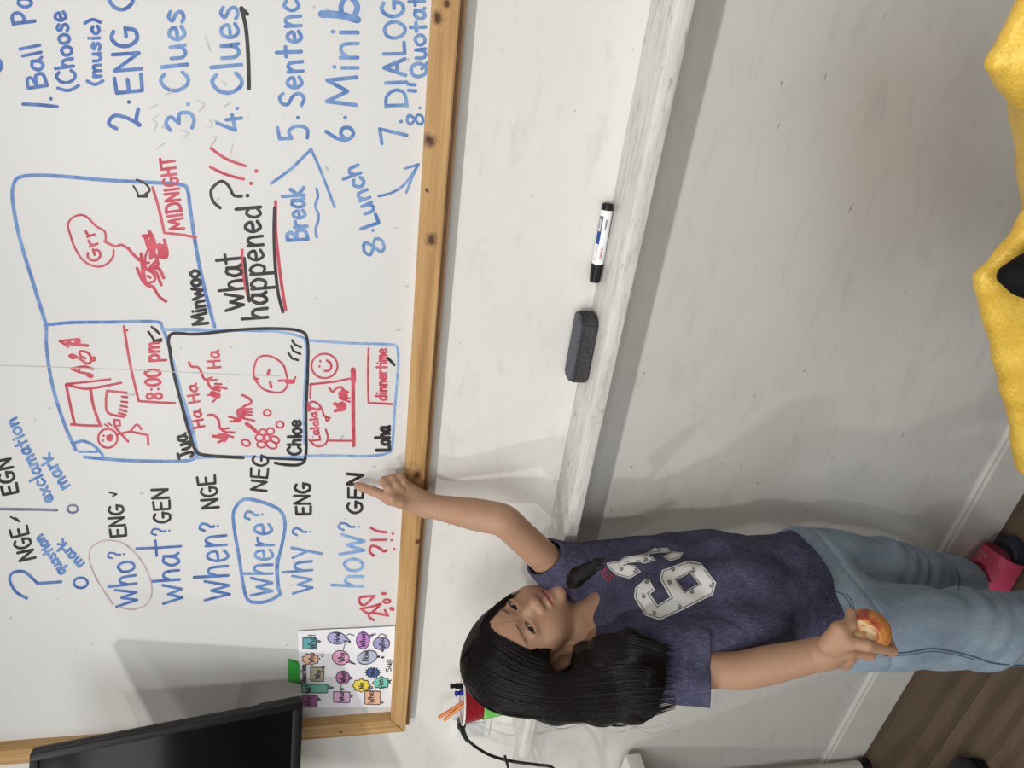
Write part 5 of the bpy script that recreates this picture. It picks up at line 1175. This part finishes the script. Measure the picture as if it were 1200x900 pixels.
v, f = merge(*fl_); obj('loose_hair', v, f, M_HAIR, girl, True)
# ------------------------------------------------------------------ the bitten peach in her hand
ap_ax = unit(np.array([.25, -.2, 1.0])); bite = AP + unit(unit(CAM - AP) * .85 - CR[1] * .42 - CR[0] * .02) * .036
fruit = [ell(AP, (AR_, AR_, AR_ * .98), .01), ell(bite, (.0185, .0185, .0185), .003, None, True), ell(bite + CR[1] * .013 - CR[0] * .006, (.013, .013, .013), .003, None, True)]
fv, ff = surface(fruit, .0011, lambda p, d: d + .0004 * np.sin(p[:, 0] * 400) * np.sin(p[:, 2] * 430))
q = Mat('peach_skin', rough=.5); c = q.co(); at = q.n('ShaderNodeAttribute', attribute_name='flesh').outputs['Fac']
nz = q.noise(q.co((1, 1, .5)), 55, 5, .65, .8)
sk = q.ramp(nz, [(.34, (.30, .045, .03)), (.46, (.46, .10, .04)), (.56, (.62, .27, .06)), (.7, (.48, .13, .05))])
fl2 = q.ramp(q.noise(c, 95, 4, .6, 1), [(.35, (.62, .20, .05)), (.5, (.86, .66, .36)), (.7, (.88, .80, .62))])
q.set('Base Color', q.mix(at, sk, fl2)); M_PEACH = q.m
po = qobj('peach', fv, ff, M_PEACH, None, base=AP - np.array([0, 0, AR_]), label='small bitten red and yellow peach held in her lowered hand', category='peach')
attr(po, 'flesh', (np.linalg.norm(fv - AP, axis=1) < AR_ - .0016).astype(float))
# ------------------------------------------------------------------ yellow sequined bag at the right edge (close to the camera)
yy = -.47
b0 = P(1350, 390, yy); b1 = P(1350, 40, yy); lowr = np.array([0, .01, -.13])
bag = [cone(P(1152, 325, yy), P(1188, 455, yy), .0045, .008, .012), cone(P(1188, 455, yy), P(1215, 540, yy), .008, .02, .012), cone(P(1152, 322, yy), P(1180, 296, yy), .0045, .006, .01), cone(P(1180, 296, yy), P(1212, 262, yy), .006, .014, .012),
       cone(P(1160, 335, yy), P(1225, 360, yy), .006, .035, .015), cone(P(1160, 335, yy), P(1225, 430, yy), .006, .038, .015), cone(P(1225, 390, yy), b0, .032, .075, .02),
       cone(P(1167, 70, yy), P(1206, 8, yy), .0035, .010, .008), cone(P(1167, 72, yy), P(1206, 112, yy), .0035, .008, .008), cone(P(1172, 70, yy), P(1230, 60, yy), .0035, .034, .010), cone(P(1225, 60, yy), b1, .030, .06, .02), cone(b1, b0, .085, .085, .03), cone(b1 + lowr, b0 + lowr, .08, .085, .04), cone(b0, b0 + lowr, .075, .085, .04), cone(b1, b1 + lowr, .06, .085, .04)]
ZB = (b0 + lowr)[2] - .045
bv, bf = surface(bag, .0028, lambda p, d: np.maximum(d + .0007 * np.sin(p[:, 0] * 110 + p[:, 2] * 35), ZB - p[:, 2])); bv = relax(bv, bf, 2)
q = Mat('yellow_sequins', rough=.42, metal=.15); c = q.co(); vo = q.n('ShaderNodeTexVoronoi', {'Vector': c, 'Scale': 700})
q.set('Base Color', q.mix(q.noise(c, 60, 3), lin(214, 168, 44), lin(244, 208, 96))); 
rn = q.n('ShaderNodeVectorMath', {0: vo.outputs['Color'], 1: (.5, .5, .5)}, operation='SUBTRACT').outputs[0]
nm_ = q.n('ShaderNodeVectorMath', {0: q.n('ShaderNodeNewGeometry').outputs['Normal'], 1: q.n('ShaderNodeVectorMath', {0: rn, 1: (.30, .30, .30)}, operation='MULTIPLY').outputs[0]}, operation='ADD').outputs[0]
q.set('Normal', q.n('ShaderNodeVectorMath', {0: nm_}, operation='NORMALIZE').outputs[0]); M_SEQ = q.m
bb_ = np.array([bv[:, 0].mean(), bv[:, 1].mean(), bv[:, 2].min()])
bg = empty('sequin_bag', bb_, 'yellow sequined bag with two peaks and a black strap at the bottom right', 'bag')
qobj('pouch', bv, bf, M_SEQ, bg)
v, f = tube([P(1171, 321, yy - .055), P(1174, 321.5, yy - .056), P(1200, 322, yy - .06), P(1240, 322, yy - .06), P(1290, 330, yy - .03)], [.0015, .006, .0165, .024, .02], 20); obj('strap', v, f, plain('black_webbing', (.006, .006, .007, 1), .8, 0, .15), bg, True, label='black tapered strap end')

# stool that carries the bag (just below the picture)
bx, by = (b0 + b1)[0] / 2, yy - .05
stl = empty('stool', (bx, by, 0), 'white stool under the yellow sequined bag', 'stool')
box('seat', (bx - .19, by - .15, ZB - .028), (bx + .19, by + .15, ZB), M_TT, stl, .006)
for sx in (-1, 1):
    for sy in (-1, 1):
        v, f = lathe((bx + sx * .15, by + sy * .11, 0), (bx + sx * .15, by + sy * .11, 1), [(0, .012), (ZB - .028, .012)], 16); auto(obj('leg', v, f, M_TLEG, stl))
# ------------------------------------------------------------------ black shoe on the floor at the bottom left
s0 = PZ(1096, 945, .03); s1 = PZ(1130, 895, .03); sa = unit((s1 - s0) * np.array([1, 1, 0])); ss = np.cross(sa, [0, 0, 1.0]); z3 = np.array([0, 0, 1.0])
tc_ = s1 * np.array([1, 1, 0]) - ss * 0; sc_ = tc_ - sa * .045 + (ss * -.0); 
if proj(sc_ + ss * .03)[1] < proj(sc_)[1]: ss = -ss
tc_ = tc_ + ss * .018
shoe = [loft(tc_ - sa * .17 + z3 * .03, tc_ - sa * .02 + z3 * .026, .034, .040, .028, .026, ss, .01), loft(tc_ - sa * .19 + z3 * .045, tc_ - sa * .10 + z3 * .05, .030, .032, .045, .036, ss, .02), ell(tc_ - sa * .02 + z3 * .022, (.040, .040, .026), .01)]
v, f = surface(shoe, .003, lambda p, d: np.maximum(np.maximum(d, .001 - p[:, 2]), np.where(((p - tc_) @ sa) < -.07, np.maximum(-(d + .005), (p[:, 2] - .085)) * 0 + p[:, 2] - .085, -1)))
v = relax(v, f, 1)
se = empty('shoe', tc_ - sa * .1, 'plain black shoe on the wooden floor near the table leg', 'shoe')
qobj('upper', v, f, plain('black_leather', (.006, .006, .007, 1), .45), se)
oo = [tuple((tc_ - sa * .085 + sa * .115 * math.cos(t) + ss * .0415 * math.sin(t) * (1.05 if math.cos(t) > 0 else .88))[:2]) for t in np.linspace(0, 2 * math.pi, 32, endpoint=False)]
v, f = prism(oo, 0, .014, .003); auto(obj('sole', v, f, M_BLACKP, se), 50)
